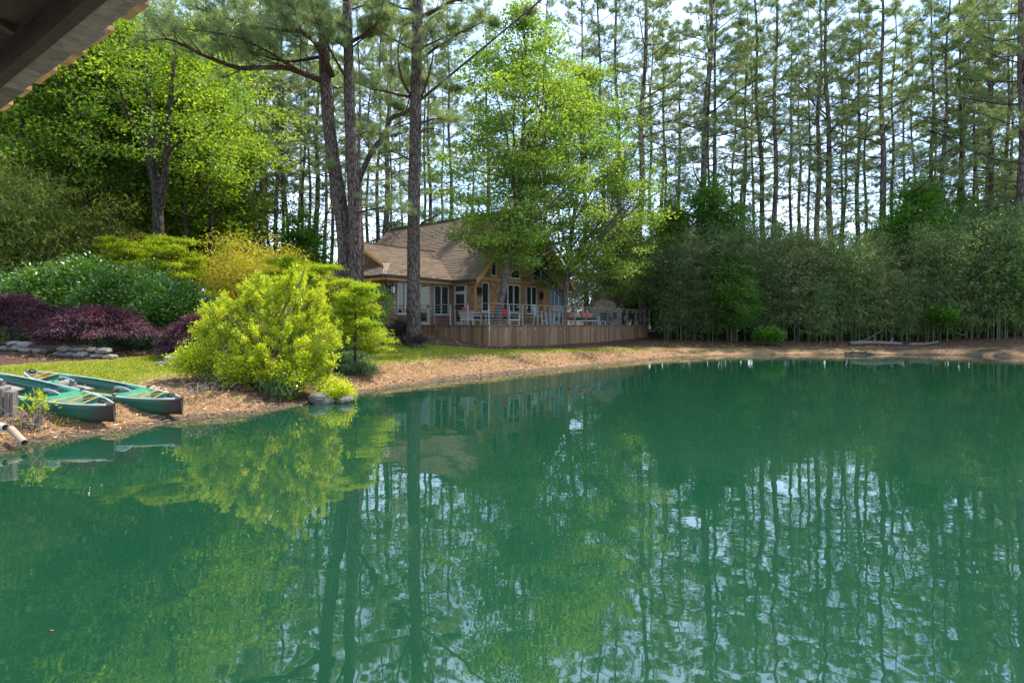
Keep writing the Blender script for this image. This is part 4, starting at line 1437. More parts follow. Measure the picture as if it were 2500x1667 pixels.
for i, (px, Y) in enumerate([(1595, 50), (1625, 47), (1720, 49), (1775, 52), (1820, 48), (1850, 55), (1930, 50), (1968, 47), (2045, 53), (2115, 49), (2190, 51), (2235, 48), (2280, 56), (2330, 50), (2375, 47), (2435, 52), (2470, 49)]):
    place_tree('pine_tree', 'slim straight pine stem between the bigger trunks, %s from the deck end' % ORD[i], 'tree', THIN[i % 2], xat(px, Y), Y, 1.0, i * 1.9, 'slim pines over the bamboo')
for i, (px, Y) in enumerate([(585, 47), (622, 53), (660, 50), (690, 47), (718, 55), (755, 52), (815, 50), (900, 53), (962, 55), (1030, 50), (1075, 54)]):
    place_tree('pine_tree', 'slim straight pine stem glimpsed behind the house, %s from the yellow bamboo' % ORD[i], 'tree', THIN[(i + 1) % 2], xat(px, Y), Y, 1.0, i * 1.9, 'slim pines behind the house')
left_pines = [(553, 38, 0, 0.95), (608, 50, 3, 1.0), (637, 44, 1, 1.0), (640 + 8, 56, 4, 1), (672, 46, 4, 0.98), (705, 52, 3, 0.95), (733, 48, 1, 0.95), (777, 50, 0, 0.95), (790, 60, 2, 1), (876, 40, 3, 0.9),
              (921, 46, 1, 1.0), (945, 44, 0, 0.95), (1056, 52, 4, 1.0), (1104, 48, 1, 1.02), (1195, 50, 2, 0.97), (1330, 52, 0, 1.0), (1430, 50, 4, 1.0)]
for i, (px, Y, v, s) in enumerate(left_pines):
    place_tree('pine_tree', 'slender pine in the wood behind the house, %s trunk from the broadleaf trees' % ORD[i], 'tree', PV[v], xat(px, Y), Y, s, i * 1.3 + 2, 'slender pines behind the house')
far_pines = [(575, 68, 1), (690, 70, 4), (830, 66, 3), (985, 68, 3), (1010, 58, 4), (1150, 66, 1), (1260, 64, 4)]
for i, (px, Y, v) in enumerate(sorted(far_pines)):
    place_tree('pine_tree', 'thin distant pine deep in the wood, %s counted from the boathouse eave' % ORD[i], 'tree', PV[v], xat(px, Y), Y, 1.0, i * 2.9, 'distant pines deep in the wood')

# --- the three big pines on the near bank
def near_pine(name, label, base, Y, tpts, widths, limbs, seed, auto=10, auto_lo=0.6, spread=3.0, cones=True, anchor_dead=4):
    """trunk through photo points at depth Y; limbs as photo points with their own depth offsets"""
    r = np.random.default_rng(seed)
    b = at(base, 800, Y)
    zb = gz1(b[0], b[1])
    org = np.array([b[0], b[1], zb])
    pts = [np.array([b[0], b[1], zb - 0.3])] + [at(px, py, Y) for px, py in tpts]
    top = pts[-1]
    dirn = unit(pts[-1] - pts[-2])
    pts += [top + dirn * 4, top + dirn * 8.5]
    wd = list(np.array(widths) / FPX * Y / 2)
    wd = [wd[0] * 1.35] + wd + [wd[-1] * 0.7, 0.05]
    T = smooth_path(pts, 6)
    W = np.interp(np.linspace(0, 1, len(T)), np.linspace(0, 1, len(wd)), wd)
    t = thing(name, label, 'tree', tuple(org))
    tr = Tubes()
    tr.add(T - org, W, 16)
    obj('trunk', tr.mesh('trunk', M['pine_bark']), t)
    tb, cen, axs = Tubes(), [], []
    for lp, r0, tw_, per_ in limbs:
        P = smooth_path([at(px, py, Y + dy) for px, py, dy in lp], 4) - org
        lt = Tubes()
        needle_limb(lt, P, r, cen, axs, r0, tw_, 0.34, per_, 7, 0.12)
        obj('limb', lt.mesh('limb', M['limb_bark']), t)
    ts = np.linalg.norm(np.diff(T, axis=0), axis=1).cumsum()
    for i in range(auto):
        f = auto_lo + (1 - auto_lo) * (i + r.uniform(0, 1)) / auto
        k_ = min(len(T) - 2, int(f * (len(T) - 1)))
        L = spread * r.uniform(0.6, 1.2) * (1.25 - 0.6 * f)
        P = limb_path(T[k_] - org, r.uniform(0, 6.28), L, r.uniform(-0.1, 0.5), r.uniform(0.1, 0.7), r)
        needle_limb(tb, P, r, cen, axs, 0.022 * L, 8, 0.34, 9, 6)
    for i in range(anchor_dead):
        k_ = int(r.uniform(0.25, 0.6) * (len(T) - 1))
        P = limb_path(T[k_] - org, r.uniform(0, 6.28), r.uniform(0.5, 1.4), r.uniform(-0.2, 0.4), r.uniform(-0.5, 0.3), r, 4)
        tb.add(P, np.linspace(0.04, 0.012, len(P)), 5)
    obj('limbs', tb.mesh('limbs', M['limb_bark']), t)['kind'] = 'stuff'
    V, F, rn = tufts(np.array(cen), np.array(axs), 26, 0.26, 0.014, r)
    obj('crown', fast_mesh('needles', V, F, M['needles'], rn), t)
    return t


near_pine('pine_tree', 'large pine with thick furrowed trunk in front of the brick wing', 1010, 23.0,
          [(1010, 760), (1010, 540), (1014, 330), (1017, 150), (1020, 0)], [33, 30, 29, 27, 24],
          [([(1029, 42, 0), (1075, 20, -0.6), (1113, 2, -1.0), (1230, -6, -1.6)], 0.09, 10, 10),
           ([(1029, 78, 0), (1060, 40, 0.6), (1100, 64, 1.0), (1160, 62, 1.5)], 0.06, 9, 10),
           ([(1004, 235, 0), (980, 190, -0.8), (972, 120, -1.4), (985, 60, -1.8)], 0.06, 9, 11),
           ([(1028, 240, 0), (1048, 180, -0.6), (1058, 120, -1.0), (1050, 60, -1.4)], 0.05, 9, 11),
           ([(1030, 300, 0), (1070, 290, -0.8), (1120, 300, -1.4)], 0.04, 8, 9),
           ([(1000, 390, 0), (960, 372, -0.5), (920, 376, -0.9)], 0.035, 6, 7),
           ([(1029, 545, 0), (1050, 535, -0.4), (1078, 520, -0.7)], 0.05, 5, 8),
           ([(1004, 120, 0), (950, 90, -1.2), (900, 60, -2.0)], 0.05, 9, 10)], 41, auto=14, auto_lo=0.5)
near_pine('pine_tree', 'right-hand stem of the twin pines rising behind the lime shrub', 860, 22.0,
          [(862, 760), (868, 600), (861, 430), (853, 250), (850, 100), (846, 0)], [34, 30, 29, 26, 23, 21],
          [([(857, 103, 0), (892, 84, -0.6), (922, 54, -1.0), (935, 0, -1.4)], 0.08, 9, 10),
           ([(845, 118, 0), (815, 95, -0.8), (790, 60, -1.3)], 0.05, 8, 10),
           ([(870, 520, 0), (905, 512, -0.5), (940, 508, -0.8), (985, 520, -1.0)], 0.045, 8, 9),
           ([(866, 330, 0), (900, 322, 0.8), (940, 330, 1.4)], 0.04, 7, 9)], 42, auto=12, auto_lo=0.55)
near_pine('pine_tree', 'left-hand leaning stem of the twin pines with long drooping limbs', 846, 22.4,
          [(846, 760), (842, 600), (828, 480), (812, 380), (798, 250), (790, 100), (786, 0)], [40, 36, 34, 31, 29, 25, 23],
          [([(792, 200, 0), (735, 178, -0.8), (687, 165, -1.4), (591, 167, -2.2), (543, 154, -2.6), (496, 135, -3.0), (432, 103, -3.4), (395, 95, -3.7)], 0.12, 22, 16),
           ([(812, 186, 0), (785, 130, -0.9), (768, 103, -1.3), (735, 78, -1.8), (696, 75, -2.2), (607, 64, -2.9), (540, 40, -3.4), (480, 20, -3.8)], 0.12, 20, 16),
           ([(780, 140, 0), (700, 150, -0.4), (620, 130, -1.4), (560, 110, -2.0)], 0.07, 15, 15),
           ([(740, 178, -0.8), (660, 130, -2.4), (590, 95, -3.4), (520, 80, -4.2), (440, 70, -5.0)], 0.05, 16, 16),
           ([(696, 75, -2.2), (690, 40, -2.6), (660, 5, -3.0)], 0.04, 9, 13),
           ([(790, 90, 0), (760, 40, -1.0), (700, 10, -1.8), (620, -10, -2.4)], 0.06, 12, 14),
           ([(820, 420, 0), (800, 408, -0.6), (775, 420, -1.0)], 0.04, 5, 6)], 43, auto=10, auto_lo=0.6)
# a thinner pine that curves away behind the twins
near_pine('pine_tree', 'thin curved pine bending right behind the twin pines', 880, 25.0,
          [(880, 760), (882, 600), (876, 500), (878, 440), (908, 370), (940, 330), (954, 290), (990, 275), (1037, 236)], [15, 14, 13, 13, 13, 12, 11, 9, 7],
          [([(938, 330, 0), (948, 270, 0.4), (945, 215, 0.6), (952, 160, 0.8)], 0.04, 8, 9), ([(990, 275, 0), (1010, 200, -0.5), (1020, 120, -0.8)], 0.03, 8, 9),
           ([(908, 370, 0), (880, 330, -0.6), (850, 300, -1.0)], 0.03, 6, 8)], 44, auto=5, auto_lo=0.75, spread=1.6, anchor_dead=2)

# --- the big bright tree growing through the deck
profA = lambda f: float(np.interp(f, [0, 0.1, 0.3, 0.5, 0.7, 0.88, 1], [0.5, 0.72, 0.9, 1.0, 0.75, 0.42, 0.12]))
profB = lambda f: float(np.interp(f, [0, 0.12, 0.35, 0.6, 0.8, 1], [0.62, 0.95, 1.0, 0.92, 0.6, 0.15]))
TA = make_broad(51, 16.6, 4.0, 4.1, 330, 125, 0.135, 0.105, M['maple_leaf'], M['smooth_bark'], rb=0.23, limbs=26, prof=profA, rad=0.38, flat=0.36, lean=(1.9, 0.5), lobes=0.45, outer=0.6)
TB = make_broad(52, 16.0, 3.4, 4.2, 300, 125, 0.135, 0.105, M['maple_leaf'], M['smooth_bark'], rb=0.20, limbs=24, prof=profB, rad=0.40, flat=0.36, lean=(1.2, 0.3), lobes=0.45, outer=0.6)
p = at(1203, 792, 28.0)
place_tree('sweetgum_tree', 'tall bright green broadleaf tree whose trunk rises through the deck before the gable', 'tree', TA, p[0], p[1], 1.0, 0.0, z=gz1(p[0], p[1]))
p = at(1376, 792, 32.5)
place_tree('sweetgum_tree', 'bright green broadleaf tree rising through the deck beside the bar table', 'tree', TB, p[0], p[1], 1.0, 0.0)
p = at(1509, 792, 38.5)
place_tree('sweetgum_tree', 'slim grey trunked broadleaf tree behind the stone fireplace', 'tree', TB, p[0], p[1], 0.72, 4.2)

# --- broadleaf wood on the left
WV = [make_broad(61, 19, 4.0, 5.0, 330, 110, 0.21, 0.16, M['wood_leaf'], M['oak_bark'], rb=0.26, limbs=22, rad=0.5, lobes=0.5),
      make_broad(62, 17, 2.5, 4.4, 310, 105, 0.21, 0.16, M['wood_leaf'], M['oak_bark'], rb=0.22, limbs=20, rad=0.5, lobes=0.5),
      make_broad(63, 21, 5.5, 5.2, 330, 110, 0.21, 0.16, M['wood_leaf'], M['oak_bark'], rb=0.28, limbs=22, rad=0.5, lobes=0.5)]
SLIM = [make_broad(64, 19, 8.5, 3.2, 170, 95, 0.17, 0.12, M['wood_leaf'], M['oak_bark'], rb=0.17, limbs=16, rad=0.42, lobes=0.5, flat=0.4), make_broad(65, 17, 6.5, 2.8, 150, 95, 0.17, 0.12, M['wood_leaf'], M['oak_bark'], rb=0.14, limbs=14, rad=0.42, lobes=0.5, flat=0.4)]
for i, (px, Y, v, s) in enumerate([(70, 26.5, 1, 0.95), (150, 28, 0, 0.95), (212, 27, 1, 1.0), (285, 29.5, 0, 1.0), (445, 29, 1, 0.95), (505, 31, 0, 0.9)]):
    place_tree('slim_tree', 'slim dark-stemmed leafy tree at the front of the left wood, %s from the eave' % ORD[i], 'tree', SLIM[v], xat(px, Y), Y, s, i * 1.7, 'slim trees of the left wood')
bl = [(430, 35, 1, 0.95, 'sunlit leafy tree directly behind the forked trunk'),
      (235, 38, 2, 0.95, 'leafy broadleaf tree in deep wood above the bamboo'),
      (120, 36, 0, 1.0, 'broad leafy tree just under the boathouse eave'),
      (20, 34, 1, 1.05, 'leafy tree at the left picture edge below the eave'),
      (470, 36, 1, 1.1, 'sunlit broadleaf tree beside the first tall pine'),
      (300, 40, 2, 1.0, 'tall broadleaf tree far behind the forked trunk'),
      (-60, 36, 2, 1.0, 'broadleaf tree cut by the left picture edge'),
      (160, 42, 1, 1.15, 'distant broadleaf tree between the eave and the forked trunk'),
      (520, 46, 0, 0.9, 'distant broadleaf tree behind the yellow bamboo')]
for i, (px, Y, v, s, lab) in enumerate(bl):
    place_tree('broadleaf_tree', lab, 'tree', WV[v], xat(px, Y), Y, s, i * 2.2, 'broadleaf wood')
# the dark forked tree in front of them
FY = 24.5
fb = at(388, 690, FY)
fo = np.array([fb[0], fb[1], gz1(fb[0], fb[1])])
ft = thing('forked_tree', 'dark trunk forking into three stems behind the evergreen shrub bank', 'tree', tuple(fo))
r_ = np.random.default_rng(66)
fcs = []
for nm, pts_, r0, r1 in (('trunk', [(388, 720, 0), (388, 640, 0), (386, 536, 0), (383, 480, 0), (371, 357, 0.2), (361, 214, 0.3), (357, 107, 0.4), (352, -20, 0.5)], 0.27, 0.08),
                         ('stem', [(384, 495, 0), (368, 411, -0.4), (346, 339, -0.9), (314, 286, -1.4), (290, 210, -1.8)], 0.15, 0.05),
                         ('stem', [(386, 520, 0), (400, 446, -0.2), (407, 375, -0.3), (414, 268, -0.2), (425, 150, 0.2), (430, 40, 0.4)], 0.17, 0.05),
                         ('limb', [(407, 375, -0.3), (440, 345, -0.7), (480, 330, -1.2), (520, 300, -1.6)], 0.07, 0.02),
                         ('limb', [(360, 214, 0.3), (320, 150, -0.3), (285, 90, -0.6)], 0.06, 0.02), ('limb', [(414, 268, -0.2), (450, 220, 0.4), (490, 190, 0.8)], 0.06, 0.02)):
    P = smooth_path([at(a, b_, FY + c_) for a, b_, c_ in pts_], 5) - fo
    tt = Tubes()
    tt.add(P, np.linspace(r0, r1, len(P)), 10)
    obj(nm, tt.mesh(nm, M['oak_bark']), ft)
    for q in P[int(len(P) * 0.66):]:
        for _ in range(5): fcs.append(q + r_.normal(size=3) * np.array([1.9, 1.4, 1.0]) + np.array([0, 0.5, 0]))
obj('crown', leaf_cloud('crown', M['wood_leaf'], np.array(fcs), 62, np.array([0.32, 0.32, 0.13]), 0.125, 0.085, 67, up=0.55, droop=0.3), ft)
# understory broadleaf trees
UV = [make_broad(71, 9, 1.6, 2.4, 190, 80, 0.17, 0.13, M['under_leaf'], M['oak_bark'], rb=0.10, limbs=14, rad=0.42),
      make_broad(72, 12, 2.5, 2.7, 220, 80, 0.18, 0.14, M['under_leaf'], M['oak_bark'], rb=0.12, limbs=14, rad=0.46)]
ul = [(1735, 40.0, 1, 0.95, 'young green tree rising between pines above the bamboo'), (1790, 36.0, 0, 0.62, 'bright green sapling draped in front of the bamboo'),
      (2240, 41, 1, 0.95, 'young backlit tree among the pines towards the right edge'), (2350, 43, 1, 0.85, 'young backlit tree left of the thick dark pine'),
      (2130, 46, 0, 0.9, 'low yellow-green tree glimpsed under the pines'), (1960, 50, 1, 0.75, 'low pale tree far behind the middle of the bamboo'),
      (1640, 44, 1, 0.85, 'leafy young tree behind the deck end of the bamboo'), (1090, 46, 1, 0.8, 'small leafy tree above the house ridge'),
      (735, 44, 0, 1.0, 'small leafy tree between trunks left of the house'), (960, 48, 0, 1.0, 'small leafy tree behind the house roof valley'), (560, 50, 1, 0.9, 'small leafy tree behind the first tall pine'),
      (2440, 37.2, 0, 0.85, 'dark leafy young tree in front of the right edge pine'), (1718, 39.6, 0, 0.95, 'leafy sapling standing among the bamboo near the deck'), (1912, 40, 0, 0.9, 'leafy sapling standing among the middle bamboo'), (2048, 39.6, 0, 0.8, 'short leafy sapling behind the fallen log'), (2165, 40.5, 1, 0.72, 'leafy sapling among the bamboo right of the fallen log'), (2292, 39.2, 0, 0.92, 'leafy sapling among the shaded right-hand bamboo')]
for i, (px, Y, v, s, lab) in enumerate(ul):
    place_tree('young_tree', lab, 'tree', UV[v], xat(px, Y), Y, s, i * 1.9, 'understory trees')
# leafy growth filling the middle heights of the pine wood
for i, (px, Y, s) in enumerate([(1545, 49, 1.0), (1640, 53, 1.0), (1720, 50, 0.8), (1815, 54, 0.8), (1905, 51, 0.6), (2005, 55, 0.7), (2175, 54, 0.85), (2270, 51, 1.15), (2370, 53, 1.0), (2470, 50, 1.2)]):
    place_tree('young_tree', 'pale leafy tree deep between the pines over the bamboo, %s from the deck' % ORD[i], 'tree', UV[i % 2], xat(px, Y), Y, s, i * 2.3, 'leafy trees deep in the pine wood')
for i, (px, Y, s) in enumerate([(590, 58, 0.85), (680, 55, 0.7), (745, 60, 0.8), (905, 58, 0.75), (1000, 62, 0.9), (1075, 57, 0.8), (1150, 60, 1.0)]):
    place_tree('young_tree', 'pale leafy tree between the slender pines behind the house, %s from the yellow bamboo' % ORD[i], 'tree', UV[(i + 1) % 2], xat(px, Y), Y, s, i * 2.7, 'leafy trees behind the house')
# far tree belt that closes the view
for i, px in enumerate(range(-150, 2700, 150)):
    Y = 85 + 14 * ((i * 7) % 5) / 5
    place_tree('far_tree', 'low distant tree closing the view behind the trunks, %s from the left edge' % ORD[i], 'tree', UV[i % 2], xat(px, Y), Y, 0.72 + 0.12 * (i % 3), i * 1.1, 'distant tree belt')


# --- bamboo
def make_bamboo(seed, H, culms, w, d, leaves, mat, lean=0.5, leafL=0.20, leafW=0.030, bare=0.28):
    """clump of arching culms, each its own mesh, and one mass of drooping leaves"""
    r = np.random.default_rng(seed)
    cm, cs = [], []
    for i in range(culms):
        b = np.array([r.uniform(-w / 2, w / 2), r.uniform(-d / 2, d / 2), -0.1])
        h = H * r.uniform(0.72, 1.08)
        a = r.uniform(0, 6.28)
        dv = np.array([math.cos(a), math.sin(a), 0]) * lean * r.uniform(0.3, 1.4) + np.array([r.normal() * 0.25, -0.25, 0])
        pts = [b + dv * (f ** 2) * h * 0.22 + np.array([0, 0, h * (f - 0.10 * f ** 3)]) for f in np.linspace(0, 1, 7)]
        t_ = Tubes()
        t_.add(pts, np.linspace(0.026, 0.006, 7), 5)
        cm.append(t_.mesh('culm', M['culm']))
        P = smooth_path(pts, 3)
        n = len(P)
        for _ in range(leaves):
            f = bare + (1 - bare) * r.uniform(0, 1) ** 0.8
            p = P[min(n - 1, int(f * n))]
            cs.append(p + r.normal(size=3) * np.array([0.42, 0.42, 0.2]))
    me = leaf_cloud('foliage', mat, np.array(cs), 14, np.array([0.20, 0.20, 0.09]), leafL, leafW, seed + 3, up=0.3, droop=0.85, outw=0.4, crnd=0.7)
    return cm, me


def place_bamboo(label, var, x, y, s, rz, group, name='bamboo_clump'):
    t = thing(name, label, 'bamboo', (x, y, gz1(x, y) - 0.03), rz, group, s)
    for c_ in var[0]: obj('culm', c_, t)
    obj('foliage', var[1], t)
    return t


BL = [make_bamboo(86, 6.6, 10, 2.6, 1.6, 70, M['olive_leaf'], leafL=0.21, leafW=0.036, bare=0.14), make_bamboo(87, 6.0, 10, 2.6, 1.6, 70, M['olive_leaf'], leafL=0.21, leafW=0.036, bare=0.2)]
BV = [make_bamboo(81, 6.4, 11, 2.5, 1.6, 120, M['bamboo_leaf'], bare=0.16), make_bamboo(82, 5.8, 10, 2.5, 1.5, 110, M['sunlit_leaf'], bare=0.2), make_bamboo(83, 6.9, 11, 2.6, 1.6, 120, M['bamboo_leaf'], bare=0.16)]
k = 0
for i, px in enumerate(range(1655, 2580, 70)):
    Y = 37.2 + 0.5 * math.sin(i * 2.1)
    place_bamboo('bamboo clump in the front row on the far bank, %s from the deck' % ORD[i], BV[i % 3], xat(px, Y), Y, [1.0, 0.72, 1.18, 0.85, 1.3, 0.66, 1.08][i % 7], 0.3 * math.sin(i * 3.1), 'bamboo front row')
for i, px in enumerate(range(1410, 2560, 92)):
    Y = (40.3 if px > 1600 else 46.5) + 0.6 * math.cos(i * 1.3)
    place_bamboo('taller bamboo clump behind the front row, %s from the house' % ORD[i], BV[(i + 1) % 3], xat(px, Y), Y, [1.0, 1.42, 0.85, 1.2, 1.5][i % 5], 1.5 + i, 'bamboo back row')
for i, px in enumerate(range(1560, 2600, 110)):
    Y = 43.5 + 0.6 * math.cos(i * 1.9)
    place_bamboo('bamboo clump deep in the grove behind the others, %s from the house' % ORD[i], BV[(i + 2) % 3], xat(px, Y), Y, 1.1, 0.5 + i, 'bamboo deep row')
for i, (px, Y, s) in enumerate([(20, 23.5, 1.2), (110, 24.5, 1.1), (205, 26.5, 1.05), (295, 27.5, 0.9), (-50, 22.5, 1.25), (60, 28, 1.3), (150, 29.5, 1.25)]):
    place_bamboo('tall bamboo clump on the left under the eave, %s from the picture edge' % ORD[i], BL[i % 2], xat(px, Y), Y, s, i * 1.2, 'left bamboo')
BT = make_bamboo(88, 8.6, 5, 1.6, 1.2, 110, M['sunlit_leaf'], lean=1.3, bare=0.35)
for i, (px, Y, s) in enumerate([(1690, 38.5, 0.95), (1835, 39.5, 0.9), (1985, 38.6, 1.05), (2060, 39.5, 0.85), (2190, 38.4, 1.1), (2330, 39.3, 0.95), (2425, 38.3, 1.1)]):
    place_bamboo('tall arching bamboo overtopping the grove, %s from the deck' % ORD[i], BT, xat(px, Y), Y, s, i * 2.4, 'arching bamboo')
YB = [make_bamboo(84, 3.9, 12, 2.4, 1.5, 85, M['yellow_leaf'], leafL=0.14, leafW=0.03, bare=0.1), make_bamboo(85, 4.6, 11, 2.4, 1.6, 85, M['yellow_leaf'], leafL=0.14, leafW=0.03, bare=0.1)]
for i, (px, Y, s, v, lab) in enumerate([(625, 23, 1.12, 0, 'yellow-green bamboo bush behind the lime shrub, tallest'), (695, 24, 1.0, 0, 'yellow-green bamboo bush beside the leaning twin pine'),
                                   (560, 24.5, 0.95, 1, 'yellow-green bamboo bush below the first tall pine'), (310, 24.5, 0.95, 1, 'golden bamboo bush behind the feathery maple'), (250, 26, 1.05, 1, 'golden bamboo bush behind the evergreen bank')]):
    place_bamboo(lab, YB[v], xat(px, Y), Y, s, i * 0.9, 'yellow bamboo', 'yellow_bamboo')


# --- shrubs and garden plants, near first
def shrub(name, label, meshes, x, y, s=1.0, rz=0.0, group=None, names=('stems', 'foliage'), dz=0.0):
    t = thing(name, label, 'shrub', (x, y, gz1(x, y) + dz), rz, group, s)
    for nm, me in zip(names, meshes): obj(nm, me, t)
    return t


def make_lobed(seed, lobes, per_m2, per, leaf, width, mat, stem, rad):
    """irregular shrub made of overlapping lobes (centre, radii); twig rosettes crowd their surfaces"""
    r = np.random.default_rng(seed)
    cs = []
    for (c_, q) in lobes:
        c_, q = np.array(c_, float), np.array(q, float)
        n = int(per_m2 * 4 * math.pi * (q[0] * q[1] * q[2]) ** (2 / 3))
        v = unit(r.normal(size=(n, 3)))
        ph = r.uniform(0, 6.28, 3)
        b_ = 1 + 0.16 * np.sin(v[:, 0] * 5 + ph[0]) * np.sin(v[:, 2] * 6 + ph[1]) + 0.10 * np.sin(v[:, 1] * 11 + ph[2])
        p_ = c_ + v * q * (b_ * r.uniform(0.62, 1.04, n))[:, None]
        cs.append(p_[p_[:, 2] > 0.03])
    cs = np.vstack(cs)
    tips = cs[r.integers(0, len(cs), 150)]
    dv = unit(tips - np.array([0, 0, 0.9])) + ZUP * 0.35
    keep_ = np.linalg.norm(tips - np.array([0, 0, 1.2]), axis=1) > 0.9
    for f_ in (0.12, 0.22, 0.32): cs = np.vstack([cs, tips[keep_] + unit(dv[keep_]) * f_ * r.uniform(0.6, 1.5, keep_.sum())[:, None]])
    tb = Tubes()
    base = np.array([[math.cos(a) * 0.22, math.sin(a) * 0.18, -0.1] for a in r.uniform(0, 6.28, 40)])
    for i in range(40):
        e_ = cs[r.integers(len(cs))]
        tb.add(smooth_path([base[i], base[i] * 0.45 + e_ * 0.5 + np.array([0, 0, 0.12]), e_], 4), np.linspace(0.026, 0.007, 9), 5)
    for e_ in cs[::5]:
        c_ = e_ * np.array([0.72, 0.72, 0.78])
        tb.add([c_, (c_ + e_) / 2 + r.normal(size=3) * 0.03, e_], [0.011, 0.008, 0.004], 3)
    n = len(cs) * per
    ci = np.repeat(np.arange(len(cs)), per)
    ax = unit(unit(cs - np.array([0, 0, 0.5])) * 0.8 + ZUP * 0.5)[ci]
    P = cs[ci] + r.normal(size=(n, 3)) * rad - ax * r.uniform(0, 0.12, n)[:, None]
    D = unit(ax * 0.7 + r.normal(size=(n, 3)) * 0.62)
    LL = leaf * r.uniform(0.45, 1.4, n)
    V, F = leaf_quads(P, D, r.normal(size=(n, 3)) * 0.7 + ZUP * 0.5, LL, width * LL / leaf, 0.2)
    rn = np.clip(r.uniform(0, 1, n) * 0.6 + r.uniform(0, 1, len(cs))[ci] * 0.4, 0, 1)
    return (tb.mesh('stems', stem), fast_mesh('foliage', V, F, mat, rn))


x, y = xat(655, 13.0), 13.0
big = make_lobed(91, [((0.0, 0.1, 1.75), (1.15, 1.0, 0.85)), ((0.75, 0.0, 1.95), (0.75, 0.75, 0.80)), ((-0.95, 0.0, 1.45), (0.72, 0.7, 0.62)), ((1.05, -0.05, 1.15), (0.72, 0.8, 0.72)),
                      ((0.25, -0.35, 0.75), (1.05, 0.85, 0.78)), ((1.15, -0.15, 0.50), (0.62, 0.65, 0.48)), ((-0.55, -0.2, 0.65), (0.62, 0.7, 0.6)), ((-0.25, 0.0, 2.35), (0.42, 0.45, 0.40)), ((-1.40, -0.05, 1.45), (0.42, 0.4, 0.32)), ((0.55, 0.0, 2.55), (0.35, 0.4, 0.35))],
                 19, 52, 0.068, 0.029, M['shrub_leaf'], M['shrub_stem'], 0.035)
shrub('lime_shrub', 'large sunlit lime-yellow shrub at the water edge', big, x, y, 0.9)
low = make_mound(92, 1.2, 1.0, 0.85, 70, 75, 0.10, 0.04, M['ivy_leaf'], M['shrub_stem'], rad=0.12, up=0.3, fill=0.5, stems=14, flat=1.0)
low2 = make_mound(93, 1.2, 1.0, 0.85, 90, 75, 0.08, 0.032, M['shrub_leaf'], M['shrub_stem'], rad=0.12, up=0.3, fill=0.5, stems=16, flat=1.0)
p = at(490, 900, 12.6); shrub('leafy_plant', 'small leafy plant at the left foot of the lime shrub', low2, p[0], p[1], 0.85)
p = at(700, 930, 12.5); shrub('leafy_plant', 'low green growth under the lime shrub above the waterline', low2, p[0], p[1], 0.85, 2.0)
p = at(590, 930, 12.4); shrub('leafy_plant', 'low green growth at the front foot of the lime shrub', low2, p[0], p[1], 0.75, 1.0)
p = at(815, 930, 12.6); shrub('leafy_plant', 'small lime sprig at the right foot of the shrub', low2, p[0], p[1], 0.62, 3.0)


def blades(seed, n, spread, L, W, mat, lean=0.6):
    r = np.random.default_rng(seed)
    P = np.stack([r.normal(size=n) * spread, r.normal(size=n) * spread, np.zeros(n)], 1)
    D = unit(np.stack([r.normal(size=n) * lean, r.normal(size=n) * lean, np.ones(n)], 1))
    V, F = leaf_quads(P, D, r.normal(size=(n, 3)), L * r.uniform(0.5, 1.1, n), W)
    return fast_mesh('blades', V, F, mat, r.uniform(0, 1, n))


irm = blades(5, 260, 0.16, 0.75, 0.022, M['ivy_leaf'], 0.35)
for px, Y, lab in ((545, 12.5, 'sword-leaved clump in the shrub bed near the kayaks'), (690, 12.2, 'sword-leaved clump in front of the lime shrub')):
    p = at(px, 900, Y)
    t = thing('iris_clump', lab, 'plant', (p[0], p[1], gz1(p[0], p[1])), 0, 'sword-leaved clumps')
    obj('blades', irm, t)
# purple lace-leaf maples: umbrella crowns of layered drooping sprays
def make_lace(seed, w, d, h, th, clusters, per, mat):
    r = np.random.default_rng(seed)
    cs = []
    for _ in range(clusters):
        a = r.uniform(0, 6.283)
        q = r.uniform(0, 1) ** 0.5
        lay = r.choice([0.0, 0.0, 0.14, 0.28])
        zz_ = th + (h - th) * ((1 - q ** 2.2) * 0.96 + 0.06 * math.sin(5 * a + 3 * q * 4)) - lay * (h - th) * 0.6 - (0.16 * (h - th) if q > 0.85 else 0) * r.uniform(0, 1)
        q *= 1 + 0.10 * math.sin(4 * a + seed) + abs(r.normal()) * 0.05
        zz_ += r.normal() * 0.045
        cs.append([math.cos(a) * q * w / 2 * (1 + 0.1 * math.sin(3 * a + seed)), math.sin(a) * q * d / 2, zz_])
    cs = np.array(cs)
    tb = Tubes()
    tb.add(smooth_path([(0, 0, -0.15), (0.03, 0.02, th * 0.5), (-0.03, 0.0, th), (0.05, 0.02, (th + h) / 2)], 4), np.linspace(0.07, 0.03, 13), 8)
    for c_ in cs[::max(1, clusters // 40)]:
        p0 = np.array([0, 0, th * 0.9])
        tb.add(smooth_path([p0, p0 * 0.5 + c_ * 0.5 + np.array([0, 0, 0.22 * (h - th)]), c_], 3), np.linspace(0.024, 0.006, 7), 5)
    me = leaf_cloud('foliage', mat, cs, per, np.array([0.13, 0.13, 0.045]), 0.105, 0.018, seed + 1, up=0.75, droop=0.55, out=(0, 0, th), outw=0.55, crnd=0.6)
    return (tb.mesh('trunk', M['oak_bark']), me)


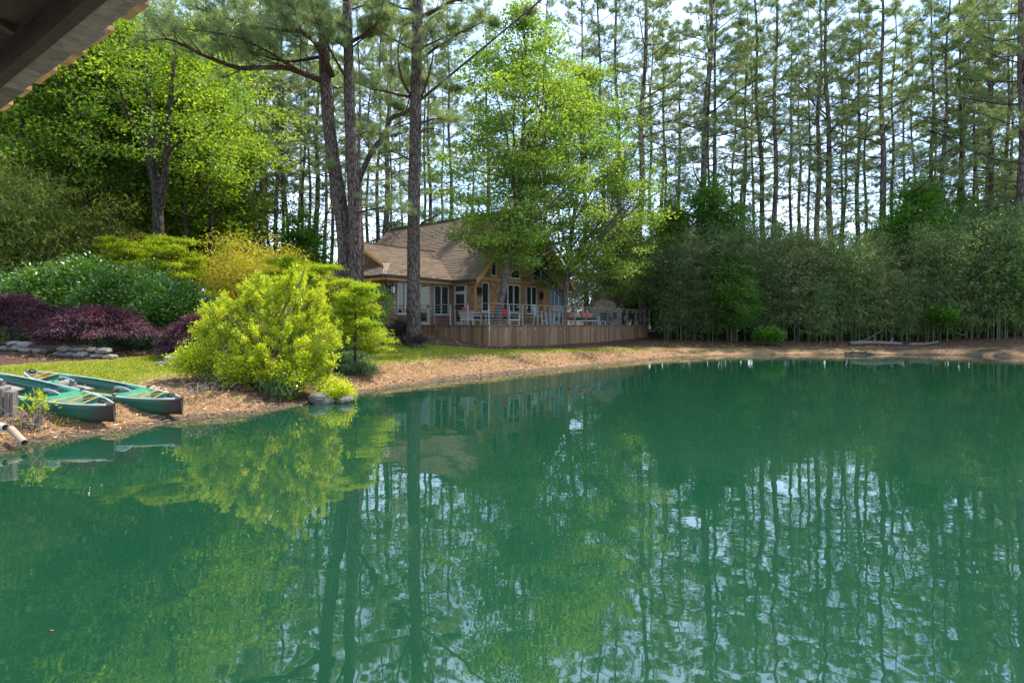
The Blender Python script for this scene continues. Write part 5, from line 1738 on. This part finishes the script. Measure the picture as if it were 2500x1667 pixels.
LM = [make_lace(101, 2.75, 2.2, 1.36, 0.66, 300, 70, M['purple_leaf']), make_lace(102, 3.3, 2.5, 1.75, 0.72, 400, 70, M['purple_leaf'])]
for px, Y, v, s, lab in ((228, 15.6, 0, 0.92, 'small purple lace-leaf maple with bare trunk above the stone edging'), (25, 17.2, 1, 0.82, 'larger purple lace-leaf maple at the left picture edge'),
                         (512, 16.2, 1, 0.74, 'dark purple maple half hidden behind the lime shrub')):
    x = xat(px, Y)
    t = thing('lace_maple', lab, 'tree', (x, Y, gz1(x, Y)), 0.7 * v, 'purple lace-leaf maples', s)
    obj('trunk', LM[v][0], t)
    obj('foliage', LM[v][1], t)
# evergreen shrub bank
RV = [make_mound(111, 3.4, 2.6, 2.5, 300, 70, 0.13, 0.055, M['rhodo_leaf'], M['oak_bark'], rad=0.2, fill=0.7, bumps=0.2, crnd=0.4),
      make_mound(112, 2.8, 2.4, 2.1, 260, 70, 0.13, 0.055, M['rhodo_leaf'], M['oak_bark'], rad=0.2, fill=0.7, bumps=0.2, crnd=0.4)]
for i, (px, Y, v, s, lab) in enumerate([(200, 20.6, 0, 1.12, 'tallest mound of the dark green evergreen bank behind the maples'), (310, 19.6, 1, 1.08, 'dark green evergreen shrub in the middle of the bank'), (400, 19.0, 1, 0.98, 'dark green evergreen shrub by the hidden purple maple'),
                                 (90, 20.4, 0, 0.9, 'dark green evergreen shrub behind the larger purple maple'), (0, 21.5, 0, 0.9, 'dark green evergreen shrub at the left picture edge')]):
    shrub('evergreen_shrub', lab, RV[v], xat(px, Y), Y, s, i * 1.4, 'evergreen shrub bank')
for i, px in enumerate(range(1660, 2590, 52)):  # low mounds added behind the front stems to block bright sky in the reflection
    Y = 38.9 + 0.3 * math.sin(i * 2.7)
    shrub('filler_shrub', 'added low evergreen filler blocking the sky between the front bamboo stems, %s from the deck' % ORD[i], RV[i % 2], xat(px, Y), Y, 0.78, i * 1.9, 'added filler among the bamboo')
for i, px in enumerate(range(1520, 2600, 90)):  # hidden mounds added to shut out the light behind the grove
    Y = 45.5 + 0.8 * math.sin(i * 2.2)
    shrub('filler_shrub', 'added light-blocking dark evergreen undergrowth behind the bamboo, %s mound from the house' % ORD[i], RV[i % 2], xat(px, Y), Y, 1.25, i * 1.4, 'undergrowth behind the bamboo')
# feathery yellow-green trees (layered flat sprays)
def make_feather(seed, w, h, layers, per, mat, stem, th=0.3):
    r = np.random.default_rng(seed)
    cs, tb = [], Tubes()
    tb.add([(0, 0, -0.1), (0.03, 0, h * 0.5), (0, 0.02, h * 0.95)], [0.05, 0.035, 0.012], 6)
    for i in range(layers):
        f = th + (1 - th) * i / layers
        a = i * 2.4 + r.normal() * 0.4
        L = w / 2 * (1.1 - 0.75 * f) * r.uniform(0.75, 1.2)
        P = limb_path((0, 0, h * f), a, L, 0.25, -0.05, r, 6, 0.1)
        tb.add(P, np.linspace(0.018, 0.005, len(P)), 4)
        for g in np.linspace(0.25, 1.05, 9):
            x_ = min(g, 1) * (len(P) - 1)
            j = min(int(x_), len(P) - 2)
            c_ = P[j] + (P[j + 1] - P[j]) * (x_ - j)
            s = unit(np.cross(P[-1] - P[0], ZUP))
            for q in (-1, 0, 1): cs.append(c_ + s * q * L * 0.22 * (1.15 - g * 0.6) + np.array([0, 0, r.normal() * 0.02]))
    me = leaf_cloud('foliage', mat, np.array(cs), per, np.array([0.12, 0.12, 0.028]), 0.13, 0.022, seed + 1, up=0.85, droop=0.35, outw=0.6, crnd=0.5)
    return (tb.mesh('stems', stem), me)


FV = [make_feather(121, 2.5, 2.8, 26, 24, M['feather_leaf'], M['oak_bark'], th=0.24), make_feather(122, 3.2, 3.4, 30, 26, M['feather_leaf'], M['oak_bark'])]
for i, (px, Y, v, s, lab) in enumerate([(866, 16.2, 0, 0.92, 'feathery lime tree reaching out from behind the shrub towards the brick wing'), (775, 17.0, 1, 0.88, 'feathery lime tree behind the top of the lime shrub'),
                                 (420, 21.5, 1, 1.18, 'feathery yellow-green maple by the forked trunk'), (305, 22.5, 1, 1.15, 'feathery yellow-green maple above the evergreen bank'), (700, 19.5, 1, 0.95, 'feathery green tree between lime shrub and twin pines')]):
    shrub('feathery_tree', lab, FV[v], xat(px, Y), Y, s, i * 1.1, 'feathery trees')
dog = make_broad(131, 3.2, 1.0, 1.2, 60, 60, 0.11, 0.06, M['under_leaf'], M['oak_bark'], rb=0.05, limbs=8, rad=0.2)
place_tree('dogwood_tree', 'small green tree in front of the brick wing wall', 'tree', dog, xat(893, 21.0), 21.0, 0.85, 0.3)
dk = make_mound(141, 1.3, 1.1, 0.85, 110, 70, 0.055, 0.028, M['dark_leaf'], M['oak_bark'], rad=0.09, fill=0.7)
p = at(985, 810, 23.6); shrub('dusky_shrub', 'dusky purple-grey shrub at the foot of the large pine', dk, p[0], p[1], 1.05)
p = at(1020, 815, 22.9); shrub('dusky_shrub', 'smaller dark green shrub hugging the large pine trunk', dk, p[0], p[1], 0.62, 1.3)
gc = make_mound(142, 2.0, 1.4, 0.38, 110, 60, 0.07, 0.035, M['ivy_leaf'], M['oak_bark'], rad=0.1, fill=0.6, stems=4)
for px, Y, s, lab in ((875, 20.5, 0.95, 'low ground cover at the foot of the twin pines'), (455, 17.0, 0.9, 'grassy ground cover behind the stone edging near the lime shrub'), (330, 17.4, 0.9, 'ground cover between the purple maples'), (280, 18.0, 0.8, 'ground cover behind the small purple maple'),
                      (860, 18.6, 0.6, 'small ground cover patch right of the lime shrub'), (520, 15.4, 0.6, 'ground cover patch under the hidden purple maple'), (862, 15.7, 0.62, 'ground cover round the foot of the feathery lime tree'), (835, 16.4, 0.7, 'ground cover behind the right side of the lime shrub')):
    shrub('ground_cover', lab, gc, xat(px, Y), Y, s, Y, 'low ground cover patches')
fern = make_mound(143, 1.3, 1.0, 0.75, 40, 60, 0.13, 0.075, M['under_leaf'], M['oak_bark'], rad=0.14, fill=0.5, up=0.75)
p = at(1875, 828, 34.6); shrub('green_bush', 'small fresh green bush at the foot of the bamboo', fern, p[0], p[1], 1.3)
p = at(2300, 828, 35.6); shrub('green_bush', 'dark green bush in the shade of the right-hand bamboo', fern, p[0], p[1], 1.5, 1, dz=1.0)

# --- grass blades and fallen straw
def scatter(n, xr, yr, keep):
    out_ = []
    while sum(len(o) for o in out_) < n:
        x_ = rng.uniform(*xr, n * 2)
        y_ = rng.uniform(*yr, n * 2)
        d_ = shore_dist(x_, y_)
        k_ = rng.uniform(0, 1, n * 2) < keep(x_, y_, d_)
        out_.append(np.stack([x_[k_], y_[k_]], 1))
    return np.vstack(out_)[:n]


wc = scatter(150, (-9, 24), (8, 34), lambda x_, y_, d_: ((d_ > 0.45) & (d_ < 2.6)) * 1.0)
wp = np.repeat(wc, 16, 0) + rng.normal(size=(len(wc) * 16, 2)) * 0.06
nwp = len(wp)
V, F = leaf_quads(np.stack([wp[:, 0], wp[:, 1], gz(wp[:, 0], wp[:, 1])], 1), unit(np.stack([rng.normal(size=nwp) * 0.55, rng.normal(size=nwp) * 0.55, np.ones(nwp)], 1)), rng.normal(size=(nwp, 3)), rng.uniform(0.05, 0.18, nwp), 0.014)
tag(obj('weeds', fast_mesh('weeds', V, F, M['grass'], rng.uniform(0, 1, nwp))), 'tufts of weeds and grass scattered on the bare bank', 'weeds', kind='stuff')
G = np.vstack([scatter(42000, (-15, -6), (9.5, 17), lambda x_, y_, d_: lawn_w(x_, y_, d_) ** 3), scatter(26000, (-6, 9), (12, 30), lambda x_, y_, d_: lawn_w(x_, y_, d_) ** 3)])
n = len(G)
GPz = gz(G[:, 0], G[:, 1])
D = unit(np.stack([rng.normal(size=n) * 0.6, rng.normal(size=n) * 0.6, np.ones(n)], 1))
V, F = leaf_quads(np.stack([G[:, 0], G[:, 1], GPz - 0.005], 1), D, rng.normal(size=(n, 3)), rng.uniform(0.03, 0.075, n), 0.014)
tag(obj('grass', fast_mesh('grass', V, F, M['grass'], rng.uniform(0, 1, n))), 'short sunlit yellow-green lawn grass along the bank', 'grass', kind='stuff')


def straw(n, xr, yr, keep, L):
    S = scatter(n, xr, yr, keep)
    z_ = gz(S[:, 0], S[:, 1])
    D_ = np.stack([rng.normal(size=n), rng.normal(size=n), rng.normal(size=n) * 0.22], 1)
    return leaf_quads(np.stack([S[:, 0], S[:, 1], z_ + rng.uniform(0.004, 0.03, n)], 1), D_, ZUP + rng.normal(size=(n, 3)) * 0.3, L * rng.uniform(0.5, 1.4, n), L * 0.14)


sets = [straw(26000, (-9.5, 10), (7.5, 31), lambda x_, y_, d_: ((d_ > 0.04) & (d_ < 3.5)) * np.where(d_ < 0.4, 0.55, 1.0) * (1.05 - lawn_w(x_, y_, d_)), 0.12),
        straw(16000, (-13, 10), (14, 30), lambda x_, y_, d_: (d_ > 3.0) * (1.0 - lawn_w(x_, y_, d_)), 0.16),
        straw(9000, (8, 32), (27, 37), lambda x_, y_, d_: (d_ > 0.1) * 1.0, 0.13)]
b = 0
VV, FF = [], []
for V, F in sets:
    VV.append(V)
    FF.append(F + b)
    b += len(V)
V, F = np.vstack(VV), np.vstack(FF)
tag(obj('pine_straw', fast_mesh('pine_straw', V, F, M['straw'], rng.uniform(0, 1, len(F)))), 'fallen orange pine straw and leaf litter on the bank', 'litter', kind='stuff')

# ------------------------------------------------------------------ kayaks
def kayak(label, bow, stern_dir, pitch, roll, L=3.9):
    """bow: ground point under the bow; the hull lies along stern_dir. local x from stern (-) to bow (+)"""
    az = math.atan2(-stern_dir[1], -stern_dir[0])
    t = thing('kayak', label, 'kayak', (0, 0, 0), 0, 'green kayaks on the bank')
    ns = 41
    B, Dp = 0.36, 0.33
    st = np.linspace(-1, 1, ns)
    V, F = [], []
    secs = []
    for s in st:
        a = abs(s)
        hw = B * (1 - a ** 2.6) ** 0.85 + 0.018
        rocker = 0.10 * a ** 3
        sheer = Dp + 0.05 * a ** 2.5
        x = s * L / 2 + (0.05 if s > 0.99 else 0)
        # recess: cockpit and a rear/front tank well
        def bump(c_, w_, p=6): return math.exp(-((s - c_) / w_) ** p)
        dep = 0.24 * bump(-0.12, 0.40) + 0.15 * bump(0.66, 0.155) + 0.15 * bump(-0.74, 0.13)
        rim = 0.80 if dep > 0.01 else 0.8
        sec = []
        for yy, zz in ((0, 0), (0.45, 0.012), (0.78, 0.075), (0.95, 0.17), (1.0, 0.26), (0.985, sheer - rocker - 0.015), (0.95, sheer - rocker)):
            sec.append((x, yy * hw, zz + rocker))
        top = sheer
        sec.append((x, rim * hw, top + 0.015))
        sec.append((x, rim * hw * 0.955, top + 0.015 - dep * 0.55))
        sec.append((x, rim * hw * 0.80, top + 0.018 - dep))
        sec.append((x, 0, top + 0.03 - dep - (0.0 if dep > 0.02 else -0.012)))
        secs.append(sec)
    k = len(secs[0])
    for sec in secs:
        for q in sec: V.append(q)
        for q in sec[1:-1]: V.append((q[0], -q[1], q[2]))
    per = k + k - 2
    ring = lambda i: [i * per + j for j in range(k)] + [i * per + k + j for j in range(k - 3, -1, -1)]
    for i in range(ns - 1):
        a, b = ring(i), ring(i + 1)
        m = len(a)
        for j in range(m):
            F.append((a[j], a[(j + 1) % m], b[(j + 1) % m], b[j]))
    F.append(tuple(ring(0)))
    F.append(tuple(ring(ns - 1)[::-1]))
    me = bpy.data.meshes.new('hull')
    me.from_pydata([tuple(v) for v in V], [], F)
    me.polygons.foreach_set('use_smooth', np.ones(len(F), dtype=bool))
    me.materials.append(M['kayak'])
    me.update()
    h = obj('hull', me, t)
    # rim of the cockpit
    ring_pts = []
    for a in np.linspace(0, 2 * math.pi, 41):
        s = -0.12 + 0.395 * math.copysign(abs(math.cos(a)) ** 0.55, math.cos(a))
        hw = B * (1 - abs(s) ** 2.6) ** 0.85 + 0.018
        ring_pts.append((s * L / 2, 0.77 * hw * math.copysign(abs(math.sin(a)) ** 0.5, math.sin(a)), Dp + 0.05 * abs(s) ** 2.5 + 0.028))
    MB().tube(ring_pts, 0.011, 6).build('cockpit_rim', M['black'], t, smooth=True)
    # paler moulded gunwale on both sides
    for sy in (-1, 1):
        gp_ = []
        for s in np.linspace(-0.97, 0.97, 25):
            hw = B * (1 - abs(s) ** 2.6) ** 0.85 + 0.018
            gp_.append((s * L / 2, sy * hw * 0.955, Dp + 0.05 * abs(s) ** 2.5 + 0.008))
        MB().tube(gp_, 0.017, 6).build('gunwale', M['gunwale'], t, smooth=True)
    # seat
    sm = MB()
    cushion(sm, (-0.62, 0, 0.20), (0.44, 0.46, 0.10))
    seat = sm.build('seat', M['kseat'], t, smooth=True)
    sm = MB()
    cushion(sm, (-0.86, 0, 0.26), (0.09, 0.40, 0.20))
    sm.build('seat_back', M['kseat'], seat, smooth=True)
    # bungee cords zigzag over both wells
    for c_, w_ in ((0.66, 0.13), (-0.74, 0.10)):
        xs = np.linspace(c_ - w_, c_ + w_, 5) * L / 2
        pts = []
        for i, x in enumerate(xs):
            s = x / (L / 2)
            hw = (B * (1 - abs(s) ** 2.6) ** 0.85 + 0.018) * 0.80
            pts.append((x, hw if i % 2 else -hw, Dp + 0.05 * abs(s) ** 2.5 + 0.03))
        MB().tube(pts, 0.0065, 5).build('bungee_cord', M['bungee'], t)
        MB().tube([pts[0], (pts[-1][0], pts[0][1] * 0.7, pts[-1][2])], 0.007, 5).build('bungee_cord', M['bungee'], t)
    # carry handle and plug on the bow and stern
    for s in (-1, 1):
        x = s * 0.90 * L / 2
        MB().box((x, 0, 0.402), (0.14, 0.08, 0.015)).build('end_plate', M['black'], t)
        MB().tube([(x - 0.07, -0.02, 0.41), (x - 0.05, 0, 0.45), (x + 0.05, 0, 0.45), (x + 0.07, 0.02, 0.41)], 0.012, 6).build('carry_handle', M['black'], t)
    for sy in (-1, 1):
        MB().tube([(0.82, sy * 0.335, 0.372), (0.82, sy * 0.335, 0.388)], 0.035, 10).build('scupper_fitting', M['black'], t)
    rot = Matrix.Rotation(az, 4, 'Z') @ Matrix.Rotation(-pitch, 4, 'Y') @ Matrix.Rotation(roll, 4, 'X')
    # put the bow's keel point at the given ground point
    keel = Vector((L / 2 - 0.12, 0, 0.06))
    t.matrix_world = Matrix.Translation(Vector(bow) - (rot @ keel)) @ rot
    return t


sd = unit(np.array([-0.955, 0.297, 0]))
pb = at(262, 1038, 9.15)
kb = [pb, at(428, 1000, 10.1)]
ks = []
for (b, lab, pi_, ro) in ((kb[0], 'nearer green kayak with its dark bow pointing at the water', -7.2, 8), (kb[1], 'farther green kayak lying behind the first one', -5.6, 7)):
    x, y = b[0], b[1]
    ks.append(kayak(lab, (x, y, gz1(x, y) + 0.05), sd, R(pi_), R(ro)))


def paddle(label, p0, p1, grp):
    t = thing('paddle', label, 'paddle', tuple(p0), 0, grp)
    d = np.array(p1) - np.array(p0)
    MB().tube([(0, 0, 0), tuple(d)], 0.016, 7).build('shaft', M['black'], t)
    u_ = unit(d)
    s_ = unit(np.cross(u_, ZUP) * 0.6 + ZUP * 0.55)
    n_ = unit(np.cross(u_, s_))
    for e_, sg in ((d, 1), (np.zeros(3), -1)):
        V, F = [], []
        for i, (l, w) in enumerate(((0, 0.03), (0.10, 0.14), (0.25, 0.19), (0.38, 0.17), (0.46, 0.06))):
            for q in (-1, 0, 1): V.append(e_ + u_ * sg * l + s_ * q * w / 2 + n_ * (0.02 * (1 - abs(q)) + 0.008))
        for i in range(4):
            for j in range(2): F.append((i * 3 + j, i * 3 + j + 1, (i + 1) * 3 + j + 1, (i + 1) * 3 + j))
        m_ = MB().add(V, F)
        o = m_.build('blade', M['paddle'], t, smooth=True)
        so = o.modifiers.new('solid', 'SOLIDIFY')
        so.thickness = 0.012
    return t


bpy.context.view_layer.update()
for t, lab in zip(ks, ('paddle with pale blade lying in the nearer kayak', 'paddle with dark blade lying in the farther kayak')):
    a = t.matrix_world @ Vector((0.38, 0.02, 0.37))
    b = t.matrix_world @ Vector((-0.75, 0.10, 0.33))
    paddle(lab, np.array(b), np.array(a), 'kayak paddles')


# ------------------------------------------------------------------ stones
def stone_mesh(seed, s, mat, n=10):
    """weathered field stone"""
    r = np.random.default_rng(seed)
    V, F = [], []
    rings = 7
    ph = r.uniform(0, 6.28, 8)
    for i in range(rings):
        f = -1 + 2 * i / (rings - 1)
        rr = (1 - abs(f) ** 2.6) ** 0.5 if abs(f) < 1 else 0.28
        rr = max(rr, 0.3)
        for j in range(n):
            a = 2 * math.pi * j / n
            sq = 1 / (abs(math.cos(a)) ** 4 + abs(math.sin(a)) ** 4) ** 0.25
            w = 1 + 0.10 * math.sin(2 * a + ph[0] + f) + 0.09 * math.sin(3 * a + ph[1] - 2 * f) + 0.06 * math.sin(5 * a + ph[2] + 4 * f) + r.normal() * 0.035
            V.append((math.cos(a) * sq * rr * w * s[0] / 2, math.sin(a) * sq * rr * w * s[1] / 2, (f + r.normal() * 0.04) * s[2] / 2))
    for i in range(rings - 1):
        for j in range(n):
            k = (j + 1) % n
            F.append((i * n + j, i * n + k, (i + 1) * n + k, (i + 1) * n + j))
    F.append(tuple(range(n))[::-1])
    F.append(tuple(range((rings - 1) * n, rings * n)))
    me = bpy.data.meshes.new('stone')
    me.from_pydata(V, [], F)
    me.materials.append(mat)
    me.update()
    return me


SM = [stone_mesh(i, (1, 1, 1), M['stone']) for i in range(7)]
ZW = 15.0
walls = [('dry stone edging at the left picture edge below the large purple maple', 0, 82, 842, 2, 15.3), ('dry stone edging under the small purple maple', 132, 276, 858, 2, 14.8), ('low stone edging beside the lime shrub', 388, 462, 868, 2, 14.6)]
for lab, p0, p1, py, rows, Y in walls:
    x0, x1 = xat(p0, Y), xat(p1, Y)
    zb = gz1((x0 + x1) / 2, Y)
    t = thing('stone_edging', lab, 'stone wall', ((x0 + x1) / 2, Y, zb), 0, 'dry stone edgings')
    for rw in range(rows):
        x = x0 + (0.12 if rw else 0)
        while x < x1 - (0.1 if rw else 0):
            w = random.uniform(0.22, 0.42)
            h = random.uniform(0.12, 0.17)
            o = obj('stone', SM[random.randrange(7)], t, (x + w / 2 - (x0 + x1) / 2, random.uniform(-0.05, 0.05) + 0.05 * rw, 0.06 + rw * 0.13 + gz1(x + w / 2, Y) - zb), (random.uniform(-0.1, 0.1), random.uniform(-0.08, 0.08), random.uniform(-0.2, 0.2)), (w * 1.04, 0.28, h))
            x += w
p = at(788, 965, 12.4)
x, y = p[0], 12.4
for i, (dx, dy, s, lab) in enumerate(((0, -0.1, (0.55, 0.4, 0.32), 'angular grey rock at the waterline right of the lime shrub'), (0.5, -0.05, (0.35, 0.25, 0.16), 'small dark rock beside the angular one'))):
    o = obj('rock', stone_mesh(50 + i, s, M['wet_rock'], 9), None, (x + dx, y + dy, max(0.03, gz1(x + dx, y + dy)) + 0.05), (0.2, 0.25 - i * 0.4, 0.5))
    tag(o, lab, 'rock', 'shore rocks')
pts = scatter(170, (-9, 10), (8, 30), lambda x_, y_, d_: ((d_ > 0.08) & (d_ < 2.6)) * np.where(d_ < 0.6, 1, 0.35))
mbp = MB()
for x_, y_ in pts:
    s = random.uniform(0.03, 0.09)
    b_ = MB().box((x_, y_, gz1(x_, y_) + 0.01), (s, s * random.uniform(0.6, 1), s * 0.5), rot=random.uniform(0, 3))
    mbp.add(b_.v, b_.f)
tag(mbp.build('pebbles', M['wet_rock']), 'scattered pebbles and clods on the bare bank', 'pebbles', kind='stuff')

fl = scatter(300, (-6, 26), (3, 30), lambda x_, y_, d_: (d_ < -0.15) * np.where(d_ > -1.5, 1.0, 0.22))
nfl = len(fl)
V, F = leaf_quads(np.stack([fl[:, 0], fl[:, 1], np.full(nfl, 0.004)], 1), np.stack([rng.normal(size=nfl), rng.normal(size=nfl), np.zeros(nfl)], 1), np.tile(ZUP, (nfl, 1)), rng.uniform(0.015, 0.035, nfl), 0.013, 0.0)
tag(obj('floating_leaves', fast_mesh('floating_leaves', V, F, M['straw'], rng.uniform(0, 1, nfl))), 'small fallen leaves and needles floating on the pond', 'leaves', kind='stuff')

# ------------------------------------------------------------------ timber, pipes and plant at the left edge
for i, (px, Y, h, w, lab) in enumerate(((4, 8.85, 0.50, 0.17, 'weathered grey timber post at the left picture edge'), (27, 8.8, 0.47, 0.13, 'shorter weathered timber post beside the drain pipes'))):
    x = xat(px, Y)
    t = thing('timber_post', lab, 'post', (x, Y, gz1(x, Y) - 0.1), 0.15 * i, 'weathered retaining posts')
    mb_ = MB()
    q = [(-w / 2, -w / 2), (w / 2, -w / 2), (w / 2, w / 2), (-w / 2, w / 2)]
    mb_.add([(a, b, 0) for a, b in q] + [(a * 0.97, b * 0.97, h + random.uniform(-0.03, 0.03)) for a, b in q], [(0, 1, 5, 4), (1, 2, 6, 5), (2, 3, 7, 6), (3, 0, 4, 7), (4, 5, 6, 7)])
    mb_.build('post_body', M['greywood'], t, bevel=0.012)
    MB().box((0, -w / 2 - 0.012, h * 0.55), (w * 0.3, 0.02, h * 0.8)).build('split_face', M['greywood'], t)


def pipe(label, p0, p1, r_, mat):
    t = thing('drain_pipe', label, 'pipe', tuple(p0), 0, 'drain pipes')
    d = np.array(p1) - np.array(p0)
    V, F = [], []
    u_ = unit(d)
    s_ = unit(np.cross(u_, ZUP))
    n_ = np.cross(s_, u_)
    prof = [(0, r_), (1, r_), (1, r_ * 0.88), (0.6, r_ * 0.88)]
    for f, rr in prof:
        for j in range(16):
            a = j * math.pi / 8
            V.append(d * f + (s_ * math.cos(a) + n_ * math.sin(a)) * rr)
    for i in range(3):
        for j in range(16): F.append((i * 16 + j, i * 16 + (j + 1) % 16, (i + 1) * 16 + (j + 1) % 16, (i + 1) * 16 + j))
    MB().add(V, F).build('pipe_body', mat, t, smooth=False)
    MB().tube([np.array(d) * 0.3, np.array(d) * 0.36], r_ * 1.08, 16).build('coupling', mat, t)


a = at(-30, 1034, 8.2); b = at(14, 1044, 8.05)
pipe('short grey drain pipe with open end at the left picture edge', a, b, 0.055, M['pvc_grey'])
a = at(26, 1046, 8.1); b = at(60, 1081, 7.75)
pipe('cream drain pipe sloping into the water at the left edge', a, b, 0.045, M['pvc_white'])
sp = make_mound(151, 0.42, 0.36, 0.55, 15, 7, 0.085, 0.04, M['feather_leaf'], M['shrub_stem'], rad=0.06, fill=0.4, stems=12, up=0.5)
p = at(88, 1010, 8.7); shrub('seedling', 'small yellow-green seedling bush beside the nearer kayak', sp, p[0], p[1], 1.0)
dbm = Tubes()
rr_ = np.random.default_rng(3)
for i in range(60):
    a = rr_.normal(size=3) * np.array([0.25, 0.14, 0.03])
    d = unit(rr_.normal(size=3) * np.array([1, 0.6, 0.35])) * rr_.uniform(0.15, 0.4)
    dbm.add([a, a + d * 0.5 + (0, 0, 0.04), a + d], [0.005, 0.004, 0.002], 4)
for px, Y, s, lab in ((62, 8.75, 1.0, 'tangle of dry twigs behind the cream pipe'), (495, 11.5, 1.25, 'tangle of dry brush under the lime shrub by the kayaks')):
    x = xat(px, Y)
    o = obj('brush_pile', dbm.mesh('brush_pile', M['log']), None, (x, Y, gz1(x, Y) + 0.06), (0, 0, px), (s, s, s))
    tag(o, lab, 'twigs', 'dry brush')

# ------------------------------------------------------------------ logs on the far bank
def log(label, pts, r0, r1, mat, grp, name='fallen_log', knots=3):
    pts = np.array(pts)
    t = thing(name, label, 'log', tuple(pts[0]), 0, grp)
    P = smooth_path(pts - pts[0], 5)
    MB().tube(P, np.linspace(r0, r1, len(P)), 9).build('log_body', mat, t, smooth=True)
    for i in range(knots):
        q = P[int(len(P) * (i + 1) / (knots + 1))]
        MB().tube([q, q + np.array([0.1, -0.05, 0.18]) * (1 + i * 0.4)], [r1 * 0.7, r1 * 0.3], 5).build('branch_stub', mat, t)


def bank(px, Y, dz): 
    x = xat(px, Y)
    return (x, Y, gz1(x, Y) + dz)


log('long grey fallen log on the far bank', [bank(2075, 35.0, 0.10), bank(2130, 34.8, 0.14), bank(2200, 34.7, 0.10)], 0.13, 0.10, M['log'], 'fallen logs')
log('thinner pale fallen log right of the long one', [bank(2220, 34.8, 0.08), bank(2260, 34.6, 0.10), bank(2292, 34.4, 0.22)], 0.09, 0.05, M['log'], 'fallen logs', knots=1)
log('bare stick propped up over the long fallen log', [bank(2085, 35.4, 0.1), bank(2120, 35.2, 0.4), bank(2152, 35.0, 0.85)], 0.03, 0.018, M['log'], 'fallen logs', 'leaning_stick', 1)
log('dark wet branch lying in the water by the far bank', [(xat(2062, 32.6), 32.6, 0.06), (xat(2095, 32.4), 32.4, 0.14), (xat(2136, 32.5), 32.5, 0.04)], 0.07, 0.03, M['wetlog'], 'fallen logs', 'sunken_branch', 2)
log('thin pale twig standing out of the shallows at the right', [(xat(2375, 32.2), 32.2, -0.1), (xat(2376, 32.2), 32.2, 0.25), (xat(2373, 32.2), 32.2, 0.5)], 0.03, 0.012, M['log'], 'fallen logs', 'standing_twig', 1)
